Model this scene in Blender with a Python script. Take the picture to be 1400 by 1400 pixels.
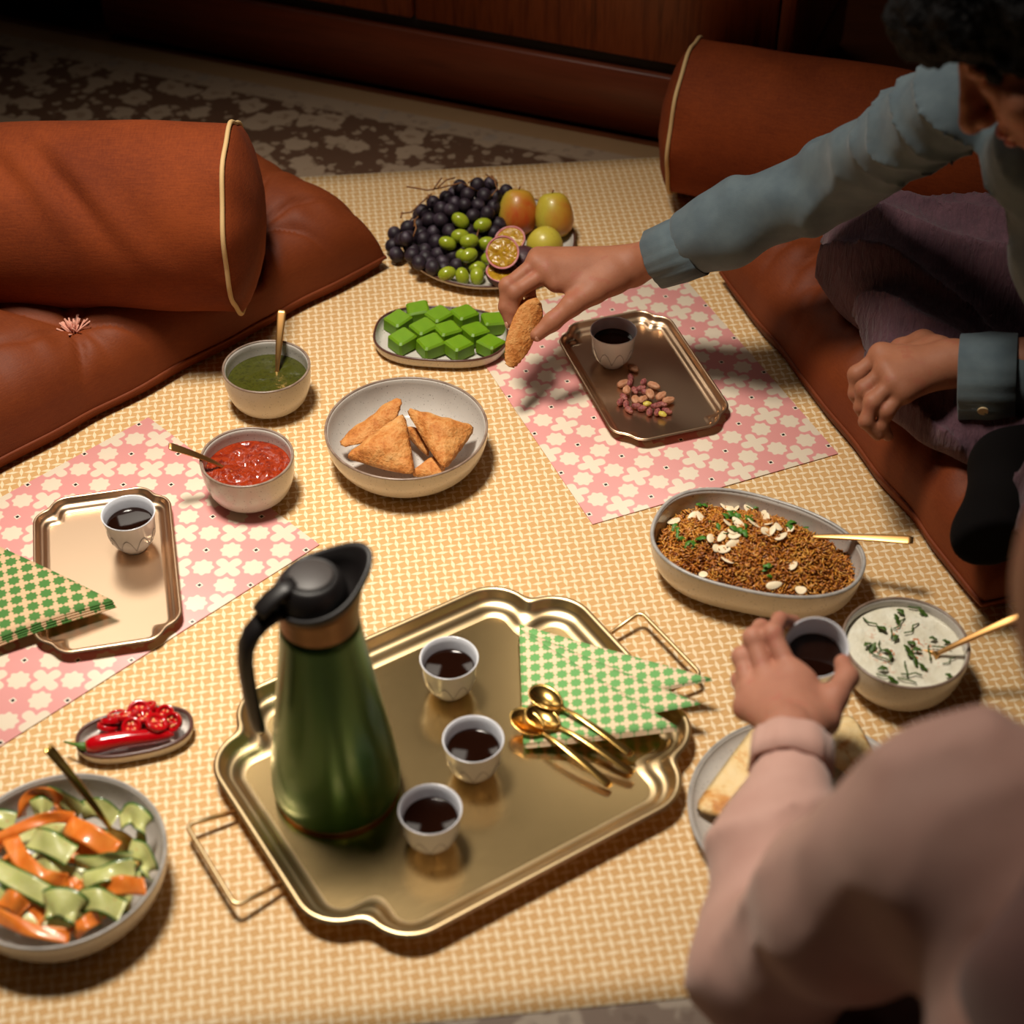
import bpy, math, random
import numpy as np
from mathutils import Vector, Matrix
random.seed(7); rng = np.random.default_rng(7)
for o in list(bpy.data.objects): bpy.data.objects.remove(o)
scene = bpy.context.scene; col = scene.collection
R = math.radians
# ------------------------------------------------------------------ camera
CAM_H, PITCH, FPX = 1.40, R(42), 2300.0
cd = bpy.data.cameras.new('camera'); cam = bpy.data.objects.new('camera', cd); col.objects.link(cam)
cam.location = (0, 0, CAM_H); cam.rotation_euler = (R(90) - PITCH, 0, 0)
cd.sensor_width = 36; cd.lens = FPX / 1400 * 36; cd.clip_start = .05
cd.dof.use_dof = True; cd.dof.focus_distance = 2.16; cd.dof.aperture_fstop = 3.3
scene.camera = cam
# ------------------------------------------------------------------ world, lights, exposure
w = bpy.data.worlds.new('room_ambient'); scene.world = w; w.use_nodes = True
w.node_tree.nodes['Background'].inputs[0].default_value = (.50, .42, .40, 1)
w.node_tree.nodes['Background'].inputs[1].default_value = .02
def area(name, loc, target, size, power, color, spread=180, sy=None):
    l = bpy.data.lights.new(name, 'AREA'); l.energy = power; l.color = color; l.spread = R(spread)
    if sy: l.shape = 'RECTANGLE'; l.size = size; l.size_y = sy
    else: l.shape = 'DISK'; l.size = size
    o = bpy.data.objects.new(name, l); col.objects.link(o); o.location = loc
    o.rotation_euler = (Vector(target) - Vector(loc)).to_track_quat('-Z', 'Y').to_euler(); return o
area('pendant_lamp', (-.48, 1.60, 2.40), (-.24, 1.42, 0), .50, 11.0, (1.0, .91, .78), 60)
area('window_light', (-1.25, 3.35, 2.25), (-.2, 1.3, 0), 1.1, 2.8, (1.0, .91, .78), 110, .8)
area('tray_reflection_light', (.36, 3.55, 2.30), (.0, 1.3, 0), .50, 1.1, (1.0, .91, .78), 120, .7)  # added soft light, not a real window: brightens the brass tray's reflections
vs = scene.view_settings; vs.view_transform = 'Standard'; vs.look = 'None'; vs.exposure = 0.0; vs.gamma = 1; vs.use_curve_mapping = False

# ------------------------------------------------------------------ placing helpers
CF = np.array([0, math.cos(PITCH), -math.sin(PITCH)]); CU = np.array([0, math.sin(PITCH), math.cos(PITCH)]); CR = np.array([1., 0, 0])
def G(u, v, z=0.):
    """point of the room at height z that a measured photo position corresponds to"""
    d = CF + CR * (u - 700) / FPX + CU * (700 - v) / FPX
    return np.array([0, 0, CAM_H]) + d * ((z - CAM_H) / d[2])
def V(p): return Vector([float(x) for x in p])

# ------------------------------------------------------------------ object helpers
def mesh(name, v, f, smooth=True):
    m = bpy.data.meshes.new(name); m.from_pydata([tuple(map(float, p)) for p in v], [], [tuple(map(int, q)) for q in f]); m.update()
    if smooth: m.polygons.foreach_set('use_smooth', [True] * len(m.polygons))
    return m
def obj(name, m, material=None, parent=None, mw=None):
    if isinstance(m, tuple): m = mesh(name, *m)
    o = bpy.data.objects.new(name, m); col.objects.link(o)
    if material is not None and m is not None and not m.materials: m.materials.append(material)
    if parent: o.parent = parent
    if mw is not None: o.matrix_basis = mw
    return o
def empty(name, mw=None):
    o = bpy.data.objects.new(name, None); o.empty_display_size = .05; col.objects.link(o)
    if mw is not None: o.matrix_basis = mw
    return o
def tag(o, label=None, cat=None, group=None, kind=None):
    if label: o['label'] = label
    if cat: o['category'] = cat
    if group: o['group'] = group
    if kind: o['kind'] = kind
    return o
def TR(p, rz=0): return Matrix.Translation(V(p)) @ Matrix.Rotation(rz, 4, 'Z')
def frame(p, x, up=(0, 0, 1)):
    x = V(x).normalized(); up = V(up); y = up.cross(x).normalized(); z = x.cross(y)
    m = Matrix((x, y, z)).transposed().to_4x4(); m.translation = V(p); return m
def copy_tree(o, mw, parent=None):
    c = o.copy(); col.objects.link(c); c.parent = parent
    if mw is not None: c.matrix_basis = mw
    for ch in o.children: copy_tree(ch, None, c)
    return c

# ------------------------------------------------------------------ shape helpers (return verts, faces)
def join(*ms):
    v, f, n = [], [], 0
    for a, b in ms:
        v += list(a); f += [tuple(i + n for i in q) for q in b]; n += len(a)
    return v, f
def xf(m, M): return [tuple(M @ Vector(p)) for p in map(lambda q: [float(x) for x in q], m[0])], m[1]
def loops(rings, closed=True, cap0=False, cap1=False):
    n = len(rings[0]); v = [p for r in rings for p in r]; f = []
    for i in range(len(rings) - 1):
        for j in range(n if closed else n - 1):
            k = (j + 1) % n; f.append((i * n + j, i * n + k, (i + 1) * n + k, (i + 1) * n + j))
    if cap0: f.append(tuple(range(n))[::-1])
    if cap1: f.append(tuple((len(rings) - 1) * n + j for j in range(n)))
    return v, f
def lathe(prof, n=48, c0=True, c1=True):
    return loops([[(r * math.cos(2 * math.pi * j / n), r * math.sin(2 * math.pi * j / n), z) for j in range(n)] for r, z in prof], True, c0, c1)
def tube(path, rad, n=8, closed=False, sx=1., sy=1., up=(0, 0, 1)):
    P = [np.array(p, float) for p in path]; m = len(P); rings = []
    if np.isscalar(rad): rad = [rad] * m
    for i in range(m):
        a = P[i - 1] if (i > 0 or closed) else P[i]; b = P[(i + 1) % m] if (i < m - 1 or closed) else P[i]
        t = b - a; t /= np.linalg.norm(t) + 1e-12
        s = np.cross(np.array(up, float), t)
        if np.linalg.norm(s) < 1e-3: s = np.cross(np.array([1., .1, 0]), t)
        s /= np.linalg.norm(s); q = np.cross(t, s)
        rings.append([P[i] + rad[i] * (s * sx * math.cos(c) + q * sy * math.sin(c)) for c in np.linspace(0, 2 * math.pi, n, endpoint=False)])
    if closed: rings.append(rings[0]); return loops(rings)
    return loops(rings, True, True, True)
def sphere(rx, ry=None, rz=None, n=16, k=10):
    ry = ry or rx; rz = rz or rx
    v = [(0, 0, -rz)]; f = []
    for i in range(1, k):
        a = -math.pi / 2 + math.pi * i / k
        for j in range(n):
            b = 2 * math.pi * j / n; v.append((rx * math.cos(a) * math.cos(b), ry * math.cos(a) * math.sin(b), rz * math.sin(a)))
    v.append((0, 0, rz)); L = len(v) - 1
    for j in range(n):
        q = (j + 1) % n; f.append((0, 1 + q, 1 + j)); f.append((L, 1 + (k - 2) * n + j, 1 + (k - 2) * n + q))
    for i in range(k - 2):
        for j in range(n):
            q = (j + 1) % n; a = 1 + i * n; f.append((a + j, a + q, a + n + q, a + n + j))
    return v, f
def box(x0, x1, y0, y1, z0, z1, b=0.0):
    """box with a small chamfer all round"""
    if b <= 0:
        v = [(x, y, z) for z in (z0, z1) for x, y in ((x0, y0), (x1, y0), (x1, y1), (x0, y1))]
        return v, [(3, 2, 1, 0), (4, 5, 6, 7), (0, 1, 5, 4), (1, 2, 6, 5), (2, 3, 7, 6), (3, 0, 4, 7)]
    rings = []
    for z, i in ((z0, b), (z0 + b, 0), (z1 - b, 0), (z1, b)):
        X0, X1, Y0, Y1 = x0 + i, x1 - i, y0 + i, y1 - i
        rings.append([(X0 + b, Y0, z), (X1 - b, Y0, z), (X1, Y0 + b, z), (X1, Y1 - b, z), (X1 - b, Y1, z), (X0 + b, Y1, z), (X0, Y1 - b, z), (X0, Y0 + b, z)])
    return loops(rings, True, True, True)
# ---- noise + implicit surfaces
def vnoise(X, Y, Z, s=1., seed=0):
    X, Y, Z = (np.asarray(a, np.float64) / s + 31.7 * seed + 100 for a in (X, Y, Z))
    i, j, k = np.floor(X).astype(np.int64), np.floor(Y).astype(np.int64), np.floor(Z).astype(np.int64)
    x, y, z = X - i, Y - j, Z - k; x, y, z = (t * t * (3 - 2 * t) for t in (x, y, z))
    def h(a, b, c):
        n = (a * 374761393 + b * 668265263 + c * 2147483647 + seed * 974711) & 0xffffffff
        n = ((n ^ (n >> 13)) * 1274126177) & 0xffffffff; return ((n ^ (n >> 16)) & 0xffff) / 32767.5 - 1
    r = 0
    for a in (0, 1):
        for b in (0, 1):
            for c in (0, 1):
                r = r + h(i + a, j + b, k + c) * (x if a else 1 - x) * (y if b else 1 - y) * (z if c else 1 - z)
    return r
def cone(P, a, b, ra, rb):
    a = np.asarray(a, float); b = np.asarray(b, float); d = b - a; L = d @ d + 1e-12
    q = [P[i] - a[i] for i in range(3)]
    t = np.clip((q[0] * d[0] + q[1] * d[1] + q[2] * d[2]) / L, 0, 1)
    return np.sqrt((q[0] - t * d[0]) ** 2 + (q[1] - t * d[1]) ** 2 + (q[2] - t * d[2]) ** 2) - (ra + (rb - ra) * t)
def ell(P, c, r, M=None):
    q = [P[i] - c[i] for i in range(3)]
    if M is not None: q = [q[0] * M[i][0] + q[1] * M[i][1] + q[2] * M[i][2] for i in range(3)]
    k0 = np.sqrt(sum((q[i] / r[i]) ** 2 for i in range(3))); k1 = np.sqrt(sum((q[i] / r[i] ** 2) ** 2 for i in range(3))) + 1e-9
    return k0 * (k0 - 1) / k1
def smin(a, b, k):
    h = np.clip(.5 + .5 * (b - a) / k, 0, 1); return b + (a - b) * h - k * h * (1 - h)
def smax(a, b, k): return -smin(-a, -b, k)
def nets(fn, lo, hi, h, disp=None):
    lo = np.array(lo, float); n = np.ceil((np.array(hi, float) - lo) / h).astype(int) + 1
    ax = [lo[i] + h * np.arange(n[i]) for i in range(3)]
    P = np.meshgrid(*ax, indexing='ij'); D = fn(P)
    if disp is not None:
        mk = np.abs(D) < .028; D[mk] += disp([q[mk] for q in P])
    D[0], D[-1] = np.maximum(D[0], 1e-4), np.maximum(D[-1], 1e-4); D[:, 0], D[:, -1] = np.maximum(D[:, 0], 1e-4), np.maximum(D[:, -1], 1e-4)
    D[:, :, 0], D[:, :, -1] = np.maximum(D[:, :, 0], 1e-4), np.maximum(D[:, :, -1], 1e-4)
    S = D < 0; c = [D[a:n[0] - 1 + a, b:n[1] - 1 + b, e:n[2] - 1 + e] for a in (0, 1) for b in (0, 1) for e in (0, 1)]
    off = [(a, b, e) for a in (0, 1) for b in (0, 1) for e in (0, 1)]
    acc = np.zeros(c[0].shape + (3,)); cnt = np.zeros(c[0].shape)
    for i in range(8):
        for j in range(i + 1, 8):
            da = np.array(off[j]) - np.array(off[i])
            if np.abs(da).sum() != 1: continue
            x = (c[i] < 0) != (c[j] < 0); t = np.where(x, c[i] / np.where(x, c[i] - c[j], 1), 0)
            for k in range(3): acc[..., k] += np.where(x, off[i][k] + t * da[k], 0)
            cnt += x
    act = cnt > 0; idx = -np.ones(cnt.shape, int); idx[act] = np.arange(act.sum())
    I = np.argwhere(act); v = lo + h * (I + acc[act] / cnt[act][:, None]); f = []
    for k in range(3):
        e1, e2 = (k + 1) % 3, (k + 2) % 3
        sl0 = [slice(None)] * 3; sl1 = [slice(None)] * 3; sl0[k] = slice(0, -1); sl1[k] = slice(1, None)
        E = S[tuple(sl0)] != S[tuple(sl1)]; Q = np.argwhere(E)
        ok = (Q[:, e1] > 0) & (Q[:, e2] > 0) & (Q[:, e1] < n[e1] - 1) & (Q[:, e2] < n[e2] - 1); Q = Q[ok]
        ins = S[tuple(sl0)][tuple(Q.T)]
        def at(d1, d2):
            q = Q.copy(); q[:, e1] += d1; q[:, e2] += d2; return idx[tuple(q.T)]
        q = np.stack([at(-1, -1), at(0, -1), at(0, 0), at(-1, 0)], 1)
        q[~ins] = q[~ins][:, ::-1]; f.append(q)
    f = np.concatenate(f); f = f[(f >= 0).all(1)]
    return v, f
def relax(vf, it=3, lam=.55):
    v, f = np.array(vf[0], float), np.array(vf[1]); n = len(v)
    a = f.ravel(); b = np.roll(f, -1, 1).ravel(); i = np.concatenate([a, b]); j = np.concatenate([b, a]); cnt = np.bincount(i, minlength=n).clip(1)
    for _ in range(it):
        v = v + lam * (np.stack([np.bincount(i, v[j, k], minlength=n) for k in range(3)], 1) / cnt[:, None] - v)
    return v, f
def chain(P, pts, rad, k=None):
    d = None
    for i in range(len(pts) - 1):
        e = cone(P, pts[i], pts[i + 1], rad[i], rad[i + 1]); d = e if d is None else (smin(d, e, k) if k else np.minimum(d, e))
    return d

# ------------------------------------------------------------------ node helpers
class X:
    """arithmetic on shader sockets"""
    def __init__(s, t, k): s.t, s.k = t, k
    def _m(s, op, *a):
        n = s.t.nodes.new('ShaderNodeMath'); n.operation = op
        for i, q in enumerate((s,) + a):
            if isinstance(q, X): s.t.links.new(q.k, n.inputs[i])
            else: n.inputs[i].default_value = q
        return X(s.t, n.outputs[0])
    def __add__(s, o): return s._m('ADD', o)
    __radd__ = __add__
    def __sub__(s, o): return s._m('SUBTRACT', o)
    def __rsub__(s, o): return (s * -1) + o
    def __mul__(s, o): return s._m('MULTIPLY', o)
    __rmul__ = __mul__
    def __truediv__(s, o): return s._m('DIVIDE', o)
    def abs(s): return s._m('ABSOLUTE')
    def floor(s): return s._m('FLOOR')
    def round(s): return s._m('ROUND')
    def sin(s): return s._m('SINE')
    def cos(s): return s._m('COSINE')
    def sqrt(s): return s._m('SQRT')
    def lt(s, o): return s._m('LESS_THAN', o)
    def gt(s, o): return s._m('GREATER_THAN', o)
    def min(s, o): return s._m('MINIMUM', o)
    def max(s, o): return s._m('MAXIMUM', o)
    def atan2(s, o): return s._m('ARCTAN2', o)
    def step(s, edge, soft): # 1 where s < edge
        n = s.t.nodes.new('ShaderNodeMapRange'); s.t.links.new(s.k, n.inputs[0]); n.inputs[1].default_value = edge - soft; n.inputs[2].default_value = edge + soft
        n.inputs[3].default_value = 1; n.inputs[4].default_value = 0; return X(s.t, n.outputs[0])
def new_mat(name, rough=.5, metal=0., spec=.5):
    m = bpy.data.materials.new(name); m.use_nodes = True; t = m.node_tree; b = t.nodes['Principled BSDF']
    b.inputs['Roughness'].default_value = rough; b.inputs['Metallic'].default_value = metal; b.inputs['Specular IOR Level'].default_value = spec
    return m, t, b
def xyz(t, kind='Object'):
    tc = t.nodes.new('ShaderNodeTexCoord'); s = t.nodes.new('ShaderNodeSeparateXYZ'); t.links.new(tc.outputs[kind], s.inputs[0])
    return tc.outputs[kind], [X(t, s.outputs[i]) for i in range(3)]
def mixc(t, fac, a, b):
    n = t.nodes.new('ShaderNodeMix'); n.data_type = 'RGBA'
    for q, i in ((fac, 0), (a, 6), (b, 7)):
        if isinstance(q, X): q = q.k
        if hasattr(q, 'is_linked'): t.links.new(q, n.inputs[i])
        elif i: n.inputs[i].default_value = tuple(q) + (1,)
        else: n.inputs[0].default_value = q
    return n.outputs[2]
def noise(t, co, scale, detail=3, rough=.55, dist=0., sc=None):
    n = t.nodes.new('ShaderNodeTexNoise'); n.inputs['Scale'].default_value = scale; n.inputs['Detail'].default_value = detail
    n.inputs['Roughness'].default_value = rough; n.inputs['Distortion'].default_value = dist
    if sc:
        mp = t.nodes.new('ShaderNodeMapping'); mp.inputs['Scale'].default_value = sc; t.links.new(co, mp.inputs[0]); co = mp.outputs[0]
    t.links.new(co, n.inputs['Vector']); return X(t, n.outputs['Fac'])
def ramp(t, fac, stops):
    n = t.nodes.new('ShaderNodeValToRGB'); e = n.color_ramp.elements
    while len(e) < len(stops): e.new(.5)
    for q, (p, c) in zip(e, stops): q.position = p; q.color = tuple(c) + (1,)
    t.links.new(fac.k, n.inputs[0]); return n.outputs[0]
def bump(t, b, h, strength=.3, dist=.002):
    n = t.nodes.new('ShaderNodeBump'); n.inputs['Strength'].default_value = strength; n.inputs['Distance'].default_value = dist
    t.links.new(h.k, n.inputs['Height']); t.links.new(n.outputs[0], b.inputs['Normal'])
def S(*rgb):
    """sRGB 0-255 to linear"""
    return tuple(((c / 255 + .055) / 1.055) ** 2.4 if c > 10 else c / 255 / 12.92 for c in rgb)
def simple(name, c1, rough=.5, metal=0., c2=None, nscale=30, bscale=None, bstr=.3, bdist=.001, spec=.5, sss=0, stops=None, dist=0., coat=0, ndetail=3, sheen=0, sc=None):
    m, t, b = new_mat(name, rough, metal, spec); co, p = xyz(t)
    if stops: t.links.new(ramp(t, noise(t, co, nscale, ndetail, .6, dist, sc), stops), b.inputs['Base Color'])
    elif c2: t.links.new(ramp(t, noise(t, co, nscale, ndetail, .6, dist, sc), [(.35, c1), (.65, c2)]), b.inputs['Base Color'])
    else: b.inputs['Base Color'].default_value = tuple(c1) + (1,)
    if bscale: bump(t, b, noise(t, co, bscale, 3), bstr, bdist)
    if sss: b.inputs['Subsurface Weight'].default_value = sss; b.inputs['Subsurface Radius'].default_value = (.012, .005, .003); b.inputs['Subsurface Scale'].default_value = .6
    if coat: b.inputs['Coat Weight'].default_value = coat; b.inputs['Coat Roughness'].default_value = .08
    if sheen: b.inputs['Sheen Weight'].default_value = sheen
    return m

# ================================================================== MATERIALS FOR THE SETTING
def mat_wood(name, ca, cb, axis=2, rough=.45, fine=1.):
    m, t, b = new_mat(name, rough); co, p = xyz(t)
    sc = [1, 1, 1]; sc[axis] = .06
    n1 = noise(t, co, 26 * fine, 5, .65, 1.2, tuple(sc)); n2 = noise(t, co, 150 * fine, 3, .6, 0, tuple(sc))
    t.links.new(ramp(t, n1 * .6 + n2 * .4, [(.36, ca), (.52, cb), (.66, tuple(x * .55 for x in ca))]), b.inputs['Base Color'])
    bump(t, b, n2, .35, .0006); return m
m_floor = mat_wood('floor_wood', S(96, 48, 26), S(118, 62, 34), 0, .4)
m_oak = mat_wood('oak_stained', S(120, 58, 30), S(164, 88, 48), 2, .42)
m_plinth = mat_wood('plinth_wood', S(100, 44, 22), S(122, 56, 30), 0, .4, .5)
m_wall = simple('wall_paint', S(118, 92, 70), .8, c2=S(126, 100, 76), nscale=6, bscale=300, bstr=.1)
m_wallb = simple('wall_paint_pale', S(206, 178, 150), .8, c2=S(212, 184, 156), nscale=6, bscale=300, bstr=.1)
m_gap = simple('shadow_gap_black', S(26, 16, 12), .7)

def mat_rug():
    m, t, b = new_mat('rug_pattern', .95, 0, .1); co, p = xyz(t); x, y, z = p
    def blob(scale, r, jit=.9):
        n = t.nodes.new('ShaderNodeTexVoronoi'); n.inputs['Scale'].default_value = scale; n.inputs['Randomness'].default_value = jit
        dn = t.nodes.new('ShaderNodeTexNoise'); dn.inputs['Scale'].default_value = scale * 2.2; t.links.new(co, dn.inputs['Vector'])
        ad = t.nodes.new('ShaderNodeVectorMath'); ad.operation = 'MULTIPLY_ADD'; t.links.new(dn.outputs['Color'], ad.inputs[0])
        ad.inputs[1].default_value = (.7 / scale,) * 3; t.links.new(co, ad.inputs[2]); t.links.new(ad.outputs[0], n.inputs['Vector'])
        return X(t, n.outputs['Distance']), r
    d1, _ = blob(17, .4); d2, _ = blob(42, .4)
    flower = d1.step(.42, .04); small = d2.step(.32, .05); core = d1.step(.13, .04)
    brown, beige, grey = S(86, 60, 44), S(156, 134, 112), S(142, 128, 116)
    fld = mixc(t, flower.max(small * .8), brown, beige); fld = mixc(t, core * .7, fld, S(122, 96, 76))
    lite = mixc(t, small * .6, beige, S(128, 108, 92)); lite = mixc(t, d1.step(.22, .03) * .7, lite, grey)
    inner = mixc(t, flower * .8, S(122, 108, 98), S(166, 154, 140)); inner = mixc(t, small * .45, inner, S(100, 86, 78))
    # y is the distance from the rug's long edge
    c = mixc(t, y.step(.045, .003), lite, S(150, 118, 84)); c1 = mixc(t, y.step(.085, .004), fld, c)
    c2 = mixc(t, y.step(.30, .004), lite, c1); c3 = mixc(t, y.step(.40, .004), inner, c2)
    n = noise(t, co, 9, 4); c4 = mixc(t, n * .25, c3, S(96, 78, 66))
    t.links.new(c4, b.inputs['Base Color']); bump(t, b, noise(t, co, 700, 2), .6, .002); return m
def mat_cloth():
    m, t, b = new_mat('tablecloth_print', .62, 0, .25); co, p = xyz(t); s = .0109
    x, y = p[0] / s, p[1] / s
    a, bb = .245, .80
    def dia(xx, yy, A, B, k):
        u, v = ((xx + yy) * .5).round(), ((xx - yy) * .5).round()
        dx, dy = xx - (u + v), yy - (u - v)
        return ((dx + dy * k).abs() / A + (dy - dx * k).abs() / B)
    f = dia(x, y, a, bb, .12).min(dia(x + 1, y, bb, a, .12)).step(.97, .06)
    t.links.new(mixc(t, f, S(200, 158, 104), S(228, 206, 170)), b.inputs['Base Color'])
    bump(t, b, noise(t, co, 900, 2), .15, .0004); return m
def star8(X1, Y1, r, amp):
    """0-1 mask of an eight pointed blob round the nearest lattice point"""
    dx, dy = X1 - X1.round(), Y1 - Y1.round()
    d = (dx * dx + dy * dy).sqrt(); an = dy.atan2(dx)
    return d / (1 + (an * 8).cos() * amp), d, an, dx, dy
def mat_placemat():
    m, t, b = new_mat('placemat_print', .42, 0, .35); co, p = xyz(t); T = .0605
    x, y = (p[0] + p[1]) * (.7071 / T), (p[0] - p[1]) * (.7071 / T)
    sa = star8(x + .5, y, .2, .1)[0].step(.205, .012).max(star8(x, y + .5, .2, .1)[0].step(.205, .012))
    _, d, an, dx, dy = star8(x, y, .3, .1)
    fl = (d / (1 + (an * 4 + math.pi).cos() * .34 + (an * 8).cos() * -.08)).step(.245, .012)
    _, d2, an2, ex, ey = star8(x + .5, y + .5, .3, .1)
    q = ex.abs() + ey.abs()
    c = mixc(t, sa.max(fl), S(218, 150, 146), S(224, 208, 186))
    c = mixc(t, q.step(.075, .012), c, S(240, 226, 206)); c = mixc(t, q.step(.045, .006), c, S(30, 26, 26))
    t.links.new(c, b.inputs['Base Color']); return m
def mat_napkin(name, green, ground, T=.0145):
    m, t, b = new_mat(name, .8, 0, .2); co, p = xyz(t); x, y = p[0] / T, p[1] / T
    f = star8(x, y, .4, .13)[0].step(.415, .03)
    t.links.new(mixc(t, f, ground, green), b.inputs['Base Color']); bump(t, b, noise(t, co, 500, 2), .3, .0005); return m
m_rug, m_cloth, m_mat = mat_rug(), mat_cloth(), mat_placemat()
m_nap1 = mat_napkin('napkin_print', S(112, 168, 100), S(232, 206, 172))
m_nap2 = mat_napkin('napkin_print_deep', S(78, 124, 62), S(214, 178, 140), .0168)
def mat_fabric(name, c1, c2, weave=700, rough=.8, sheen=.25):
    m, t, b = new_mat(name, rough, 0, .25); co, p = xyz(t)
    n = noise(t, co, 7, 4); wv = noise(t, co, weave, 2, .5, 0, (1, .15, 1)) * .5 + noise(t, co, weave, 2, .5, 0, (.15, 1, 1)) * .5
    t.links.new(ramp(t, n * .55 + wv * .45, [(.38, c1), (.62, c2)]), b.inputs['Base Color'])
    bump(t, b, wv, .5, .0008); b.inputs['Sheen Weight'].default_value = sheen; b.inputs['Sheen Roughness'].default_value = .4; return m
m_rust = mat_fabric('rust_cotton', S(104, 44, 16), S(122, 56, 22), 500, .62, .0)
m_linen = mat_fabric('rust_linen', S(104, 40, 10), S(134, 58, 18), 420, .85, .0)
m_piping = simple('cream_piping', S(205, 170, 118), .7)

# ================================================================== SETTING
def struct(o): return tag(o, kind='structure')
struct(obj('floor', box(-4, 4, -2.5, 4.2, -.06, -.012), m_floor))
wb = struct(obj('wall_back', box(-4, 4, 4.2, 4.3, -.06, 2.8), m_wallb))
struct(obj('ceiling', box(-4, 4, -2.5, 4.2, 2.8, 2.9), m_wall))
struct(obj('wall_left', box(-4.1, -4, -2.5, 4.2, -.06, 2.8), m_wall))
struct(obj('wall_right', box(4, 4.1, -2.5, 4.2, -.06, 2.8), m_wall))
struct(obj('baseboard_back', box(-4, 4, 4.17, 4.2, -.012, .09, .004), m_plinth))
# rug: local y = distance from its long far edge, running towards the table
a_sb = math.atan2(2.451 - 2.837, .246 + .749)
rp = G(300, 84)
rug = obj('rug', box(-2.2, 2.0, 0, 3.2, -.012, -.0022, .002), m_rug, mw=TR((rp[0], rp[1], 0), a_sb) @ Matrix.Scale(-1, 4, (0, 1, 0)))
tag(rug, 'worn beige and brown floral rug under the printed tablecloth', 'rug')
# tablecloth
ac = R(6.2)
def cloth_sheet(x0, x1, y0, y1, nx, ny, z0, amp, th, seed):
    xs, ys = np.linspace(x0, x1, nx), np.linspace(y0, y1, ny); A, B = np.meshgrid(xs, ys, indexing='ij')
    Z = z0 + amp * vnoise(A, B, A * 0, .25, seed)
    top = [(a, b, c) for a, b, c in zip(A.ravel(), B.ravel(), Z.ravel())]; bot = [(a, b, c - th) for a, b, c in top]
    f = []
    for i in range(nx - 1):
        for j in range(ny - 1):
            q = (i * ny + j, (i + 1) * ny + j, (i + 1) * ny + j + 1, i * ny + j + 1); f.append(q); f.append(tuple(k + nx * ny for k in q[::-1]))
    bd = [i * ny for i in range(nx)] + [(nx - 1) * ny + j for j in range(1, ny)] + [i * ny + ny - 1 for i in range(nx - 2, -1, -1)] + [j for j in range(ny - 2, 0, -1)]
    for k in range(len(bd)):
        a, b = bd[k], bd[(k + 1) % len(bd)]; f.append((a, a + nx * ny, b + nx * ny, b))
    return top + bot, f
cv, cf = cloth_sheet(-1.30, .80, -.764, .764, 60, 44, -.0006, .0004, .0016, 3)
MC = TR((-math.sin(ac) * 1.613, math.cos(ac) * 1.613, 0), ac)
def at_plinth(p):
    w_ = MC @ Vector(p); t_ = (w_.x + .165) * -math.sin(a_sb) + (w_.y - 2.636) * math.cos(a_sb)
    if t_ > -.006: w_ = w_ + Vector((math.sin(a_sb), -math.cos(a_sb), 0)) * (t_ + .006)
    return tuple(MC.inverted() @ w_)
cl = obj('tablecloth', ([at_plinth(p) for p in cv], cf), m_cloth,
         mw=TR((-math.sin(ac) * 1.613, math.cos(ac) * 1.613, 0), ac))
tag(cl, 'tan and cream star-print cloth spread on the rug, carrying the whole meal', 'tablecloth')

# sideboard
sb = empty('sideboard', TR((-.165, 2.636, -.0022), a_sb))
tag(sb, 'dark stained oak sideboard with two doors on a low plinth', 'sideboard')
HS = .80
obj('carcass', box(-.617, .64, .03, .48, .115, HS, .002), m_oak, sb)
obj('plinth', box(-.617, .64, 0, .46, 0, .112, .003), m_plinth, sb)
obj('top_board', box(-.63, .655, -.005, .49, HS, HS + .025, .003), m_oak, sb)
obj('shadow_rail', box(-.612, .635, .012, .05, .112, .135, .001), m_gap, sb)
for x0, x1 in ((-.615, -.003), (.003, .612)):
    d = obj('door', box(x0, x1, .002, .024, .135, HS - .006, .002), m_oak, sb)
obj('end_panel', box(.616, .64, .0, .03, .115, HS, .002), m_oak, sb)
# cabinet side to the left
sc_ = empty('tall_cabinet', TR((-1.06, 2.99, -.012), a_sb)); tag(sc_, 'reddish brown cabinet side standing beyond the rug, left of the oak sideboard', 'cabinet')
obj('carcass', box(-.9, .25, .02, .5, .08, 1.0, .003), m_plinth, sc_); obj('plinth', box(-.9, .25, .04, .48, 0, .08, .002), m_gap, sc_)
for x0 in (-.9, -.32): obj('door', box(x0 + .004, x0 + .566, .0, .02, .085, .99, .002), m_plinth, sc_)

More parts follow.
